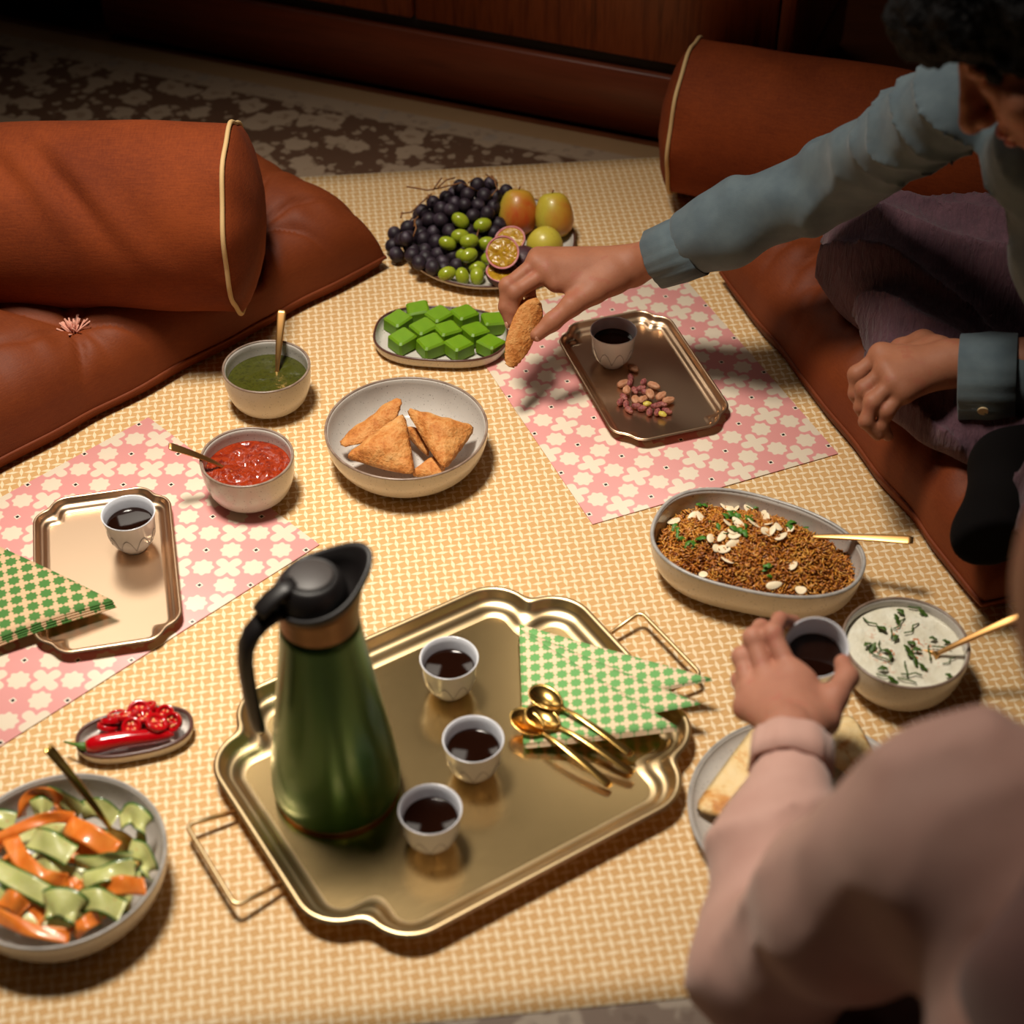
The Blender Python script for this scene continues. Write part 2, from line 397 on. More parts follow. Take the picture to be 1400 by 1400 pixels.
# ---- floor cushions
def cushion(L, W, H, tufts=(), creases=(), seed=1, wr=.004, ed=.10, zs=.020, press=None):
    nx, ny = int(L / .0052), int(W / .0052)
    u = np.linspace(0, 1, nx); u = .5 - .5 * np.cos(np.pi * u) * (.25) - .5 * (1 - 2 * u) * .75
    v = np.linspace(0, 1, ny); v = .5 - .5 * np.cos(np.pi * v) * (.25) - .5 * (1 - 2 * v) * .75
    A, B = np.meshgrid(u * L, v * W, indexing='ij')
    sx, sy = np.minimum(A, L - A), np.minimum(B, W - B)
    fa = lambda s: np.sqrt(np.clip(1 - (1 - np.minimum(s / ed, 1)) ** 2, 0, 1))
    th = fa(sx) ** .75 * fa(sy) ** .75
    Z = zs + (H - zs) * th
    for tx, ty in tufts:
        r = np.hypot(A - tx, B - ty); Z -= .018 * np.exp(-(r / .05) ** 2) + .016 * np.exp(-r / .014)
    for tx, ty, an, ln, dp in creases:
        c, s_ = math.cos(an), math.sin(an); al = (A - tx) * c + (B - ty) * s_; pe = -(A - tx) * s_ + (B - ty) * c
        pe = pe + .012 * np.sin(al / ln * 3.1)
        Z -= dp * np.exp(-np.abs(pe / (.004 + .035 * np.clip(al, 0, 1))) ** 1.3) * (al > 0) * (1 - np.exp(-np.clip(al, 0, 9) / .03)) * np.exp(-(al / ln) ** 2) * np.clip(th * 2, 0, 1)
    n1 = vnoise(A, B, A * 0, .035, seed); n2 = vnoise(A, B, A * 0, .12, seed + 1)
    Z += (wr * np.sin((A + .02 * n2) / .0075) * np.exp(-np.abs(sy - .05) / .03) + wr * np.sin((B + .02 * n2) / .0075) * np.exp(-np.abs(sx - .05) / .03)) * (.5 + .5 * n1) * th
    Z += .004 * n2 * th
    if press: Z = press(A, B, Z)
    Zb = np.minimum(zs * (1 - np.clip(th * 1.6, 0, 1) ** .5), Z - .0008)
    # edges of the seam wander a little, corners stick out
    wob = .004 * vnoise(A, B, A * 0, .07, seed + 3)
    n = nx * ny; v_ = [(a + w_, b + w_, z) for a, b, z, w_ in zip(A.ravel(), B.ravel(), Z.ravel(), wob.ravel())]
    v_ += [(a + w_, b + w_, z) for a, b, z, w_ in zip(A.ravel(), B.ravel(), Zb.ravel(), wob.ravel())]; f = []
    for i in range(nx - 1):
        for j in range(ny - 1):
            q = (i * ny + j, (i + 1) * ny + j, (i + 1) * ny + j + 1, i * ny + j + 1); f.append(q); f.append(tuple(k + n for k in q[::-1]))
    bd = [i * ny for i in range(nx)] + [(nx - 1) * ny + j for j in range(1, ny)] + [i * ny + ny - 1 for i in range(nx - 2, -1, -1)] + [j for j in range(ny - 2, 0, -1)]
    for k in range(len(bd)):
        a, b = bd[k], bd[(k + 1) % len(bd)]; f.append((a, a + n, b + n, b))
    seam = tube([Vector(v_[i]) for i in bd[::3]], .0032, 6, True)
    return (v_, f), seam
# left cushion: its near corner, long front edge runs towards the lower left
cp = G(524, 347, .026); dv = G(0, 622, .026) - cp; aL = math.atan2(dv[1], dv[0])
ML = TR((cp[0], cp[1], 0), aL) @ Matrix.Scale(-1, 4, (0, 1, 0))   # local x along the front edge, local y inwards
def loc2(Mi, p): q = Mi.inverted() @ V(p); return q.x, q.y
tf = loc2(ML, G(100, 450, .098)); tg = loc2(ML, G(352, 335, .08))
cr = [(tf[0], tf[1], a, l, d) for a, l, d in ((2.2, .10, .016), (1.0, .12, .018), (-.95, .11, .02), (-2.3, .16, .016), (3.1, .15, .012), (-1.6, .1, .010), (.1, .12, .010))]
cr += [(tg[0], tg[1], a, l, d) for a, l, d in ((2.5, .16, .018), (-2.9, .2, .016), (-2.2, .15, .016), (-1.2, .12, .012), (1.7, .15, .014))]
BY, BZ, BR = 1.935, .188, .122
def press_left(A, B, Z):
    c, s_ = math.cos(aL), math.sin(aL); Xw, Yw = cp[0] + c * A + s_ * B, cp[1] + s_ * A - c * B   # local y mirrored
    dy = np.clip(np.abs(Yw - BY) / BR, 0, 1); zb = BZ - BR * np.sqrt(1 - dy ** 2) + .004
    return np.where((Xw < -.345) & (dy < 1), np.minimum(Z, np.maximum(zb, .030)), Z)
(cm, sm_) = cushion(1.15, .40, .132, (tf, tg), cr, 11, .0035, press=press_left)
cu = empty('floor_cushion', ML); tag(cu, 'rust floor cushion with a pale thread tuft, lying under a bolster', 'cushion')
obj('cover', cm, m_rust, cu); obj('seam', sm_, m_rust, cu)
tb = [tube([(tf[0] + random.gauss(0, .003), tf[1] + random.gauss(0, .003), .088), (tf[0] + random.gauss(0, .009), tf[1] + random.gauss(0, .007), .110 + random.gauss(0, .003))], .0012, 5) for _ in range(34)]
tag(obj('tuft', join(*tb), simple('tuft_thread', S(222, 160, 140), .8), cu), 'pale pink thread tuft')
# right cushion: front edge runs from the far corner towards the camera
p0 = G(985, 368, .026); p1 = G(1340, 814, .026); dv = p1 - p0; aR = math.atan2(dv[1], dv[0]); LR_ = float(np.linalg.norm(dv))
MR = TR((p0[0], p0[1], 0), aR)
cr = [(x, .16, -math.pi / 2 + random.uniform(-.5, .5), .14, random.uniform(.006, .014)) for x in np.arange(.05, LR_, .055)]
def press_right(A, B, Z):
    c, s_ = math.cos(aR), math.sin(aR); Xw, Yw = p0[0] + c * A - s_ * B, p0[1] + s_ * A + c * B
    ab = a_sb + .05; d = np.abs(-(Xw - .268) * math.sin(ab) + (Yw - 2.328) * math.cos(ab)) / .118
    return np.where(d < 1, np.minimum(Z, np.maximum(.1205 - .118 * np.sqrt(np.clip(1 - d * d, 0, 1)), .0012)), Z)
(cm, sm_) = cushion(LR_ + .01, .70, .118, (), cr, 23, .007, press=press_right)
cu2 = empty('floor_cushion', MR); tag(cu2, 'rust wrinkled floor cushion the person in the blue shirt sits on', 'cushion')
obj('cover', cm, m_rust, cu2); obj('seam', sm_, m_rust, cu2)
# ---- bolsters (axis along local x from the visible end)
def bolster(name, label, M, L, r, folds, seed):
    nx, nt = 90, 72; rings = []
    for i in range(nx):
        s = i / (nx - 1) * L; ring = []
        for j in range(nt):
            a = 2 * math.pi * j / nt; rr = r * (1 + .012 * float(vnoise(s, math.cos(a) * r, math.sin(a) * r, .09, seed)))
            rr += .010 * math.exp(-((s - L * .35) / .3) ** 2) * .5
            for fs, fa, fw, fl, fd in folds:
                da = (a - fa + math.pi) % (2 * math.pi) - math.pi
                rr -= fd * math.exp(-((s - fs - .10 * da) / fw) ** 2 - (da / fl) ** 2)
            rr -= .003 * math.cos(a * 9 + 3 * s) * math.exp(-min(s, L - s) / .02)
            ring.append((s, rr * math.cos(a), rr * math.sin(a)))
        rings.append(ring)
    dome = lambda sgn, x0: [[(x0 + sgn * .035 * (1 - q * q) ** .7, q * y, q * z) for _, y, z in rings[0 if sgn < 0 else -1]] for q in (.99, .97, .9, .75, .5, .25, .02)]
    rr_ = dome(-1, 0)[::-1] + rings + dome(1, L)
    e = empty(name, M); tag(e, label, 'bolster', 'bolsters')
    e['label'] = label; obj('cover', loops(rr_, True, True, True), m_linen, e)
    for x0, ring in ((0, rings[0]), (L, rings[-1])): obj('piping', tube([(x0, y * 1.012, z * 1.012) for _, y, z in ring], .0032, 8, True, up=(1, 0, 0)), m_piping, e)
    del e['group']; return e
bolster('bolster', 'rust linen bolster with cream end piping lying on the tufted cushion', frame((-.366, 1.935, .188), (-1, .0, 0)), .80, .122,
        [(.205, .95, .016, .55, .016), (.17, .8, .030, .6, -.008), (.245, .9, .022, .6, -.008), (.29, 1.2, .020, .5, .014), (.33, 1.5, .08, .9, .012), (.12, .6, .03, .5, .004), (.05, 1.4, .05, .8, -.004)], 5)
bolster('bolster', 'rust linen bolster with cream end piping lying against the oak sideboard', frame((.268, 2.328, .1205), (math.cos(a_sb + .05), math.sin(a_sb + .05), 0)), .80, .114,
        [(.2, 1.9, .04, .5, .006), (.4, 1.5, .05, .5, .008)], 9)

# ---- placemats
def placemat(label, cx, cy, rz):
    hw, hl, r = .175, .232, .004
    o = obj('placemat', box(-hw, hw, -hl, hl, 0, .0011, .0004), m_mat, mw=TR((cx, cy, 0), rz)); return tag(o, label, 'placemat')
aA = R(22.8); A = G(808, 718)
placemat('pink star-print placemat under the tray of nuts', A[0] + .177 * math.cos(aA) - .232 * math.sin(aA), A[1] + .177 * math.sin(aA) + .232 * math.cos(aA), aA)
L2 = G(437, 745); aB = R(-44.9)
placemat('pink star-print placemat under the tray with the single folded napkin', L2[0] - .175 * math.cos(aB) + .232 * math.sin(aB), L2[1] - .175 * math.sin(aB) - .232 * math.cos(aB), aB)

# ================================================================== TABLEWARE
def mat_brass(name, c, rough, aniso=.0, brush=.0, rot=0.):
    m, t, b = new_mat(name, rough, 1.); co, p = xyz(t)
    b.inputs['Base Color'].default_value = tuple(c) + (1,)
    if brush:
        n = noise(t, co, 60, 2, .5, 0, (1, 40, 1)); t.links.new((n * brush + (rough - brush * .5)).k, b.inputs['Roughness'])
        bump(t, b, n, .03, .0003)
    if aniso:
        b.inputs['Anisotropic'].default_value = aniso
        tg = t.nodes.new('ShaderNodeTangent'); tg.direction_type = 'RADIAL'; tg.axis = 'Z'
    return m
m_brass = mat_brass('brushed_brass', S(204, 174, 122), .21, 0, .06)
m_champ = mat_brass('champagne_brass', S(216, 186, 156), .29, 0, .05)
m_rim = mat_brass('polished_brass_rim', S(226, 198, 152), .36)
m_rimc = mat_brass('polished_champagne_rim', S(226, 192, 158), .34)
m_gold = mat_brass('gold_spoon', S(228, 184, 104), .22)
m_copper = mat_brass('copper_gold_spoon', S(222, 168, 104), .36)
def mat_glaze(name, c, c2, rough=.22):
    m, t, b = new_mat(name, rough); co, p = xyz(t)
    n = noise(t, co, 14, 4, .6); sp = noise(t, co, 420, 1, .5)
    c_ = ramp(t, n, [(.3, c), (.7, c2)]); c_ = mixc(t, sp.step(.30, .02), c_, tuple(x * .55 for x in c))
    t.links.new(c_, b.inputs['Base Color']); b.inputs['Coat Weight'].default_value = .3; b.inputs['Coat Roughness'].default_value = .1; return m
m_glaze = mat_glaze('grey_glaze', S(196, 188, 176), S(208, 200, 190))
m_glazein = mat_glaze('grey_glaze_inside', S(186, 178, 170), S(200, 194, 186), .16)
m_rimbrown = simple('glaze_brown_rim', S(120, 98, 84), .3, c2=S(150, 130, 115), nscale=60)
m_rimdark = simple('glaze_dark_rim', S(84, 50, 42), .3)
m_rimgrey = simple('glaze_grey_rim', S(150, 146, 142), .3, c2=S(176, 170, 164), nscale=60)
m_porc = simple('white_porcelain', S(228, 229, 236), .16, coat=.4)
m_relief = simple('porcelain_relief_grey', S(188, 188, 196), .25)
m_reliefw = simple('porcelain_relief_white', S(232, 226, 214), .12)
m_coffee = simple('black_coffee', S(26, 10, 5), .06, spec=.5)

# ---- scalloped trays
def rbox(x, y, a, b, r):
    qx, qy = np.abs(x) - (a - r), np.abs(y) - (b - r)
    return np.hypot(np.maximum(qx, 0), np.maximum(qy, 0)) + np.minimum(np.maximum(qx, qy), 0) - r
def tray_sdf(a, b, s, r): return lambda x, y: smin(rbox(x, y, a, b - s, r), rbox(x, y, a - s, b, r), min(.016, s * .42))
def tray_mesh(fn, prof, n=480, a=.2, b=.2):
    th = []
    for k in range(n):   # spread samples by arc, denser round the corners
        th.append(2 * math.pi * k / n)
    th = np.array(th); 
    c, s = np.cos(th) * a, np.sin(th) * b; L = np.hypot(c, s); c, s = c / L, s / L
    rings = []
    for ins, z in prof:
        lo, hi = np.zeros(n), np.full(n, .6)
        for _ in range(40):
            mid = (lo + hi) / 2; inside = fn(mid * c, mid * s) < -ins
            lo, hi = np.where(inside, mid, lo), np.where(inside, hi, mid)
        rings.append([(r_ * x, r_ * y, z) for r_, x, y in zip(lo, c, s)])
    return rings
def tray(name, label, p, rz, a, b, s, r, k, mf, mr, handles=False, kz=None):
    kz = kz or k
    fn = tray_sdf(a, b, s, r); e = empty(name, TR(p, rz)); tag(e, label, 'tray')
    up = [(.0, .0230), (.0006, .0250), (.0022, .0262), (.0042, .0258), (.0056, .0238), (.0072, .0175), (.0098, .0128), (.0126, .0116), (.0150, .0108), (.0168, .0075), (.0200, .0046), (.0235, .0040)]
    dn = [(.0, .0230), (.0016, .0222), (.0046, .0224), (.0060, .0165), (.0088, .0114), (.0145, .0092), (.0165, .0040), (.0210, .0006), (.0250, 0)]
    up = [(i * k, z * kz) for i, z in up]; dn = [(i * k, z * kz) for i, z in dn]
    ru = tray_mesh(fn, up, 480, a, b); rd = tray_mesh(fn, dn, 480, a, b)
    fl = ru[-1]; zf = up[-1][1]
    obj('rim', loops(rd[::-1] + ru), mr, e)
    fr = [[(x * q, y * q, zf) for x, y, _ in fl] for q in (1, .995, .6, .02)]; fb = [[(x * q, y * q, 0.0) for x, y, _ in rd[-1]] for q in (.02, .6, .995)]
    obj('floor_plate', join(loops(fr, True, False, True), loops([rd[-1]] + fb[::-1], True, False, True)), mf, e)
    if handles:
        for sgn in (-1, 1):
            pts = []; x0, x1, hw = a - .004, a + .050, .052
            cor = [(x0, -hw, .013), (x1, -hw * 1.12, .020), (x1, hw * 1.12, .020), (x0, hw, .013)]
            path = [cor[0]]
            for q in (1, 2):
                A_, B_, C_ = map(np.array, (cor[q - 1], cor[q], cor[q + 1])); rr = .010
                d0 = (A_ - B_) / np.linalg.norm(A_ - B_); d1 = (C_ - B_) / np.linalg.norm(C_ - B_)
                for t_ in np.linspace(0, 1, 7): path.append((1 - t_) ** 2 * (B_ + d0 * rr) + 2 * t_ * (1 - t_) * B_ + t_ ** 2 * (B_ + d1 * rr))
            path.append(cor[3])
            obj('handle', tube([(sgn * q[0], q[1], q[2]) for q in path], .0027, 10), mr, e)
            for yy in (-hw, hw):
                rv = sphere(.0032, .0032, .0018, 10, 6); obj('rivet', xf(rv, Matrix.Translation((sgn * (a - .0095), yy, .0135)) @ Matrix.Rotation(-sgn * R(72), 4, 'Y')), mr, e)
    return e
ZT = .0040  # tray floor height, thin trays scale it
tray('serving_tray', 'large brass scalloped tray with wire handles holding the green flask', (-.0605, 1.160, 0), R(32.4), .2335, .189, .050, .050, 1.35, m_brass, m_rim, True, 1.0)
tray('serving_tray', 'small champagne tray with a cup and a heap of nuts', (.176, 1.820, .0011), R(-72), .137, .0845, .0190, .024, .78, m_champ, m_rimc, False, .62)
tray('serving_tray', 'small champagne tray with a cup and one folded green napkin', (-.483, 1.442, .0011), R(-77.7), .136, .0838, .0190, .024, .78, m_champ, m_rimc, False, .62)
ZBT, ZST = .0040, .0036

# ---- coffee cups
def cup_tree(fill=.72):
    e = empty('coffee_cup')
    out = [(.0125, 0), (.0155, .0002), (.0165, .002), (.0200, .0065), (.0250, .014), (.0280, .024), (.0290, .034), (.0300, .044), (.0318, .0525), (.0322, .0545)]
    inn = [(.0316, .0552), (.0306, .0542), (.0290, .048), (.0275, .038), (.0265, .026), (.0235, .0155), (.018, .0085), (.010, .006), (.001, .0055)]
    obj('body', lathe(out + inn, 56), m_porc, e)
    rad = lambda z: float(np.interp(z, [q[1] for q in out], [q[0] for q in out]))
    arcs = []
    for k in range(9):
        c0 = 2 * math.pi * k / 9; path = []
        for t_ in np.linspace(-1, 1, 15):
            z = .0335 - .0195 * abs(t_) ** 1.8 if True else 0; a_ = c0 + t_ * math.pi / 9 * .98
            path.append(((rad(z) + .00015) * math.cos(a_), (rad(z) + .00015) * math.sin(a_), z))
        arcs.append(tube(path, .00055, 5))
    obj('petal_relief', join(*arcs), m_relief, e)
    return e
def coffee_mesh(fill): 
    r = float(np.interp(fill, [.0055, .0085, .0155, .026, .038, .048, .0542], [.001, .018, .0235, .0265, .0275, .0290, .0306]))
    return lathe([(.004, .0062), (.018, .0092), (.0235, .016), (min(r, .0262), min(fill - .002, .0255)), (r + .0002, fill - .0006), (r - .0006, fill), (r - .002, fill - .0005), (.001, fill - .0005)], 40)
cup0 = cup_tree(); cm_ = mesh('coffee', *coffee_mesh(.039)); cm_.materials.append(m_coffee)
cups = [((614, 899, .0546 + ZBT), 'white cup', 20, 'white cup beside the folded napkins'),
        ((647, 1010, .0546 + ZBT), 'white cup of black coffee on the brass tray, middle one of its row of three', 50, ''),
        ((588, 1106, .0546 + ZBT), 'white cup of black coffee on the brass tray, beside the flask base', 10, ''),
        ((839, 452, .0546 + ZST), 'white cup of black coffee on the small tray with nuts', 5, ''),
        ((175, 701, .0546 + ZST), 'white cup of black coffee on the small tray with the folded napkin', 30, '')]
cl_lab = ['black coffee in the cup beside the folded napkins and spoons', 'black coffee in the middle cup of the row of three', 'black coffee in the cup beside the flask base', 'black coffee in the cup beside the nuts', 'black coffee in the cup on the napkin tray']
for i, (q, lab, rz, alt) in enumerate(cups):
    if i == 0: lab = 'white cup of black coffee on the brass tray, beside the folded napkins'
    p = G(*q); p = (p[0], p[1], q[2] - .0546)
    c = cup0 if i == 0 else copy_tree(cup0, None)
    c.matrix_basis = TR(p, R(rz)); tag(c, lab, 'cup', 'white coffee cups')
    k = obj('coffee', cm_, None, mw=TR(p)); tag(k, cl_lab[i], 'coffee', 'coffee in cups')

# ---- vacuum flask
def mat_flask():
    m, t, b = new_mat('green_lacquered_steel', .38, .55); co, p = xyz(t)
    t.links.new(ramp(t, noise(t, co, 40, 2, .5, 0, (1, 1, .05)), [(.3, S(50, 92, 34)), (.7, S(62, 106, 40))]), b.inputs['Base Color'])
    b.inputs['Coat Weight'].default_value = .3; b.inputs['Coat Roughness'].default_value = .2; return m
m_flask = mat_flask(); m_bronze = mat_brass('bronze_collar', S(124, 94, 66), .45); m_black = simple('black_plastic', S(22, 18, 18), .45)
fb = G(462, 1079); fl = empty('vacuum_flask', TR((fb[0], fb[1], ZBT), R(33)))   # local x = spout direction
tag(fl, 'green metal vacuum flask with black lid, spout and handle on the brass tray', 'flask')
obj('body', lathe([(.001, .003), (.060, .003), (.0645, .005), (.0665, .011), (.0672, .022), (.0660, .040), (.0600, .085), (.0535, .130), (.0475, .175), (.0425, .212), (.0394, .240), (.0385, .252)], 72), m_flask, fl)
obj('base_ring', lathe([(.040, 0), (.060, 0), (.0640, .0018), (.0646, .0042), (.0600, .0045), (.040, .003)], 72), m_bronze, fl)
def spout_rings(prof, n=64):
    """rings flared towards a spout on +x; prof = (radius, z, spout reach, tilt)"""
    out = []
    for r, z, sp, tl in prof:
        ring = []
        for j in range(n):
            a_ = 2 * math.pi * j / n; ca, sa = math.cos(a_), math.sin(a_); wq = max(0, ca) ** 5
            rr = r + sp * wq; ring.append((rr * ca, rr * sa * (1 - .12 * wq * (sp > .01)), z + tl * (ca * .5 + .5 * wq)))
        out.append(ring)
    return out
obj('collar', loops(spout_rings([(.0380, .248, 0, 0), (.0386, .2525, 0, 0), (.0384, .262, .001, .002), (.0390, .276, .005, .008), (.0400, .288, .014, .016), (.0392, .289, .014, .016), (.0375, .276, .005, .008), (.0365, .262, .0, .0)])), m_bronze, fl)
obj('spout_rim', loops(spout_rings([(.0402, .2865, .0145, .016), (.0418, .2895, .0165, .0175), (.0420, .2935, .0175, .0195), (.0404, .296, .0172, .021), (.0375, .294, .015, .019), (.0345, .284, .011, .014), (.0325, .270, .006, .006), (.001, .268, 0, 0)]), True, False, True), m_black, fl)
lidp = lathe([(.034, .268), (.0345, .282), (.0338, .293), (.0312, .3030), (.0270, .3095), (.0240, .3122), (.0228, .3120), (.0218, .3108), (.001, .3106)], 56)
obj('lid', xf(lidp, Matrix.Translation((-.004, 0, -.001))), m_black, fl)
obj('lid_button', xf(lathe([(.0214, .3104), (.0210, .3124), (.0200, .3130), (.001, .3130)], 48), Matrix.Translation((-.004, 0, 0))), simple('black_button', S(62, 56, 54), .5), fl)
lv = [(-.020, 0, .3105), (-.034, 0, .3085), (-.046, 0, .3030), (-.056, 0, .2960), (-.060, 0, .2925)]
obj('thumb_lever', tube(lv, [.0098, .0102, .0106, .0106, .0094], 12, sx=.45, sy=1., up=(0, 1, 0)), m_black, fl)
hp = [(-.036, 0, .284), (-.046, 0, .284), (-.058, 0, .280), (-.069, 0, .271), (-.0765, 0, .257), (-.0795, 0, .238), (-.0800, 0, .215), (-.0795, 0, .190), (-.0785, 0, .165), (-.0770, 0, .148), (-.0762, 0, .142)]
obj('handle', tube(hp, [.0115, .0114, .0112, .0110, .0108, .0106, .0104, .0104, .0102, .0100, .0088], 14, sx=.66, sy=1., up=(0, 1, 0)), m_black, fl)

# ---- round bowls and plates
def bowl(name, label, p, Rr, H, foot, wall=.0035, rimm=None, shape=.5, cat='bowl', rimw=.0017):
    e = empty(name, TR(p)); tag(e, label, cat)
    out = [(foot * .82, .0018), (foot * .86, 0), (foot, 0), (foot * 1.02, .002)]
    for t_ in np.linspace(.12, 1, 14):
        a_ = t_ * math.pi / 2; out.append((foot + (Rr - foot) * math.sin(a_) ** shape, .003 + (H - .003) * (1 - math.cos(a_)) ** (.9)))
    n0 = len(out); inn = [(r - wall * (1.2 if i < n0 - 4 else .9), z + (wall * .8 if i < n0 - 2 else 0)) for i, (r, z) in enumerate(out[5:n0 - 1])][::-1]
    inn = [(r, z) for r, z in inn if z > wall + .002]
    inn += [(foot * .7, wall + .0025), (.001, wall + .0022)]
    obj('body', lathe([(.001, .0018)] + out, 80, True, False), m_glaze, e)
    obj('inside', lathe([(out[-1][0] - .0004, H)] + [(Rr - wall * .9, H + .0002)] + inn, 80, False), m_glazein, e)
    obj('rim', tube([((Rr - wall * .45) * math.cos(a_), (Rr - wall * .45) * math.sin(a_), H + .0002) for a_ in np.linspace(0, 2 * math.pi, 80, endpoint=False)], rimw, 8, True), rimm or m_rimbrown, e)
    return e
def at(u, v, z): p = G(u, v, z); return (p[0], p[1], 0.0)
pg, pr_, ps, py, psl, pf, pb = at(364, 501, .06), at(337.5, 626, .06), at(555.5, 584, .055), at(1238.5, 878, .06), at(80, 1173, .055), at(668, 326, .018), at(1105, 1108, .018)
bowl('bowl', 'small grey stoneware bowl of dark green chutney', pg, .058, .060, .027)
bowl('bowl', 'small grey stoneware bowl of red chilli chutney', (pr_[0], pr_[1], .0011), .058, .060, .027)
bowl('bowl', 'wide grey stoneware bowl holding the samosas', ps, .1035, .055, .050, shape=.55, rimm=m_rimbrown)
bowl('bowl', 'grey stoneware bowl of white yoghurt with herbs', py, .0695, .060, .033)
bowl('bowl', 'wide grey stoneware bowl of carrot and cucumber ribbon salad', psl, .1045, .055, .050, shape=.55, rimm=m_rimgrey)
bowl('plate', 'round grey plate carrying grapes, pears and passion fruit', pf, .130, .019, .085, .003, m_rimdark, .8, 'plate', .0016)
bowl('plate', 'round grey plate of folded flatbreads', pb, .1235, .019, .080, .003, m_rimgrey, .8, 'plate', .0018)

# ---- oblong dishes
def oblong(name, label, p, rz, a, b, H, n=2.6, wall=.0035, rimm=None, cat='dish', taper=.80, egg=0., flatz=.0045, rimw=.0017):
    e = empty(name, TR(p, rz)); tag(e, label, cat); N_ = 96
    def ring(s, z):
        o_ = []
        for j in range(N_):
            t_ = 2 * math.pi * j / N_; c, s_ = math.cos(t_), math.sin(t_)
            x = a * math.copysign(abs(c) ** (2 / n), c); y = b * math.copysign(abs(s_) ** (2 / n), s_); y *= 1 - egg * x / a
            L_ = math.hypot(x, y); k = max(0, 1 - s / L_ * 1.0); o_.append((x * k, y * k, z))
        return o_
    ins = b * (1 - taper)
    op = [(ins * 1.6, .0012), (ins * 1.5, 0), (ins, 0)] + [(ins * (1 - math.sin(q)), .001 + (H - .001) * (1 - math.cos(q))) for q in np.linspace(.25, math.pi / 2, 10)]
    ip = [(wall, H + .0003)] + [(wall + ins * .95 * (1 - math.sin(q)), flatz + (H - flatz) * (1 - math.cos(q))) for q in np.linspace(math.pi / 2 - .1, .1, 10)] + [(wall + ins * 1.5, flatz), (b * .75, flatz)]
    obj('body', loops([ring(*q) for q in op], True, True), m_glaze, e)
    obj('inside', loops([ring(0.0003, H)] + [ring(*q) for q in ip], True, False, True), m_glazein, e)
    obj('rim', tube(ring(wall * .45, H + .0003), rimw, 8, True), rimm or m_rimbrown, e); return e
psw = at(603, 456, .018)
oblong('plate', 'oblong grey plate of green jelly cubes', psw, R(-5), .094, .064, .018, 2.6, .003, m_rimdark, 'plate', .84)
pch = at(184, 1000, .016)
oblong('dish', 'tiny oblong dish with a dark rim holding red chilli', pch, R(14), .062, .032, .015, 2.4, .003, m_rimdark, 'dish', .85, 0, .004, .0022)
pri = at(1036, 742, .060)
oblong('dish', 'deep oval grey dish heaped with spiced rice', pri, R(-22), .126, .083, .058, 2.35, .0045, m_rimgrey, 'dish', .62, .10, .008, .0024)

# ---- spoons (bowl at the origin, handle towards +x)
def spoon_tree(name, L, bl, bw, hw, m_, curve=.006, th=.0022):
    e = empty(name)
    rings_t, rings_b = [], []
    for q in np.linspace(.02, 1, 9):
        rt, rb = [], []
        for j in range(32):
            t_ = 2 * math.pi * j / 32; x = -bl * .5 + bl * .5 * q * math.cos(t_); y = bw * .5 * q * math.sin(t_) * (1 - .12 * math.cos(t_)); z = -bw * .22 * (1 - q ** 2.2)
            rt.append((x, y, z + .0006)); rb.append((x, y, z - .0007))
        rings_t.append(rt); rings_b.append(rb)
    obj('spoon_bowl', loops(rings_t[::-1] [::-1] + rings_b[::-1], True, True, True), m_, e)
    P, W_, T_ = [], [], []
    for t_ in np.linspace(0, 1, 22):
        x = -bl * .06 + t_ * (L - bl); z = .0004 + curve * math.sin(t_ * math.pi) * .9 + curve * .5 * math.sin(min(1, t_ * 4) * math.pi / 2) - curve * .5 * t_
        P.append((x, 0, z)); W_.append(hw * (.95 if t_ < .03 else .34 + .66 * t_ ** .8) * (1 if t_ < .97 else .72)); T_.append(th * (1.25 - .45 * t_))
    rings = []
    for p, w_, h_ in zip(P, W_, T_):
        rings.append([(p[0], .5 * w_ * math.copysign(abs(math.cos(c)) ** .6, math.cos(c)), p[2] + .5 * h_ * math.copysign(abs(math.sin(c)) ** .8, math.sin(c))) for c in np.linspace(0, 2 * math.pi, 14, endpoint=False)])
    obj('handle', loops(rings, True, True, True), m_, e); return e
def put_spoon(e, bowl_pt, end_pt, label, group=None, up=(0, 0, 1)):
    d = np.array(end_pt) - np.array(bowl_pt); e.matrix_basis = frame(bowl_pt, d, up); return tag(e, label, 'spoon', group)
ts = spoon_tree('teaspoon', .140, .043, .0300, .0105, m_gold, .004)
zt = ZBT + .0045
sp3 = [((742, 1003), (833, 1074), 'gold teaspoon lying mostly on the brass tray, outermost of three', .013), ((765, 995), (856, 1052), 'gold teaspoon lying between two others by the napkins', .0155), ((768, 968), (869, 1036), 'gold teaspoon lying farthest onto the folded napkins', .0195)]
for i, (a_, b_, lab, dz) in enumerate(sp3):
    A_, B_ = G(*a_, zt + dz), G(*b_, zt + (.002, .006, .012)[i]); d = (B_ - A_) / np.linalg.norm(B_ - A_)
    put_spoon(ts if i == 0 else copy_tree(ts, None), A_, B_, lab, 'teaspoons')
sv = spoon_tree('serving_spoon', .155, .045, .030, .0115, m_gold, .003, .0026)
def serve(u0, v0, z0, u1, v1, z1, lab, up=(0, 0, 1), m_=None, first=[True]):
    A_, B_ = G(u0, v0, z0), G(u1, v1, z1); L_ = np.linalg.norm(B_ - A_)
    e = spoon_tree('serving_spoon', L_ + .045, .045, .028, .0125, m_ or m_gold, .003, .0028); return put_spoon(e, A_, B_, lab, None, up)
for ch in list(sv.children): bpy.data.objects.remove(ch)
bpy.data.objects.remove(sv)
serve(379, 508, .040, 385.5, 421, .105, 'gold spoon standing in the green chutney', (0, -1, .3), m_copper)
serve(305, 640, .042, 228, 609, .092, 'gold spoon resting in the red chutney', (0, -.2, 1), m_copper)
serve(152, 1136, .045, 62, 1018, .118, 'gold spoon standing in the ribbon salad', (.6, -.3, .6))
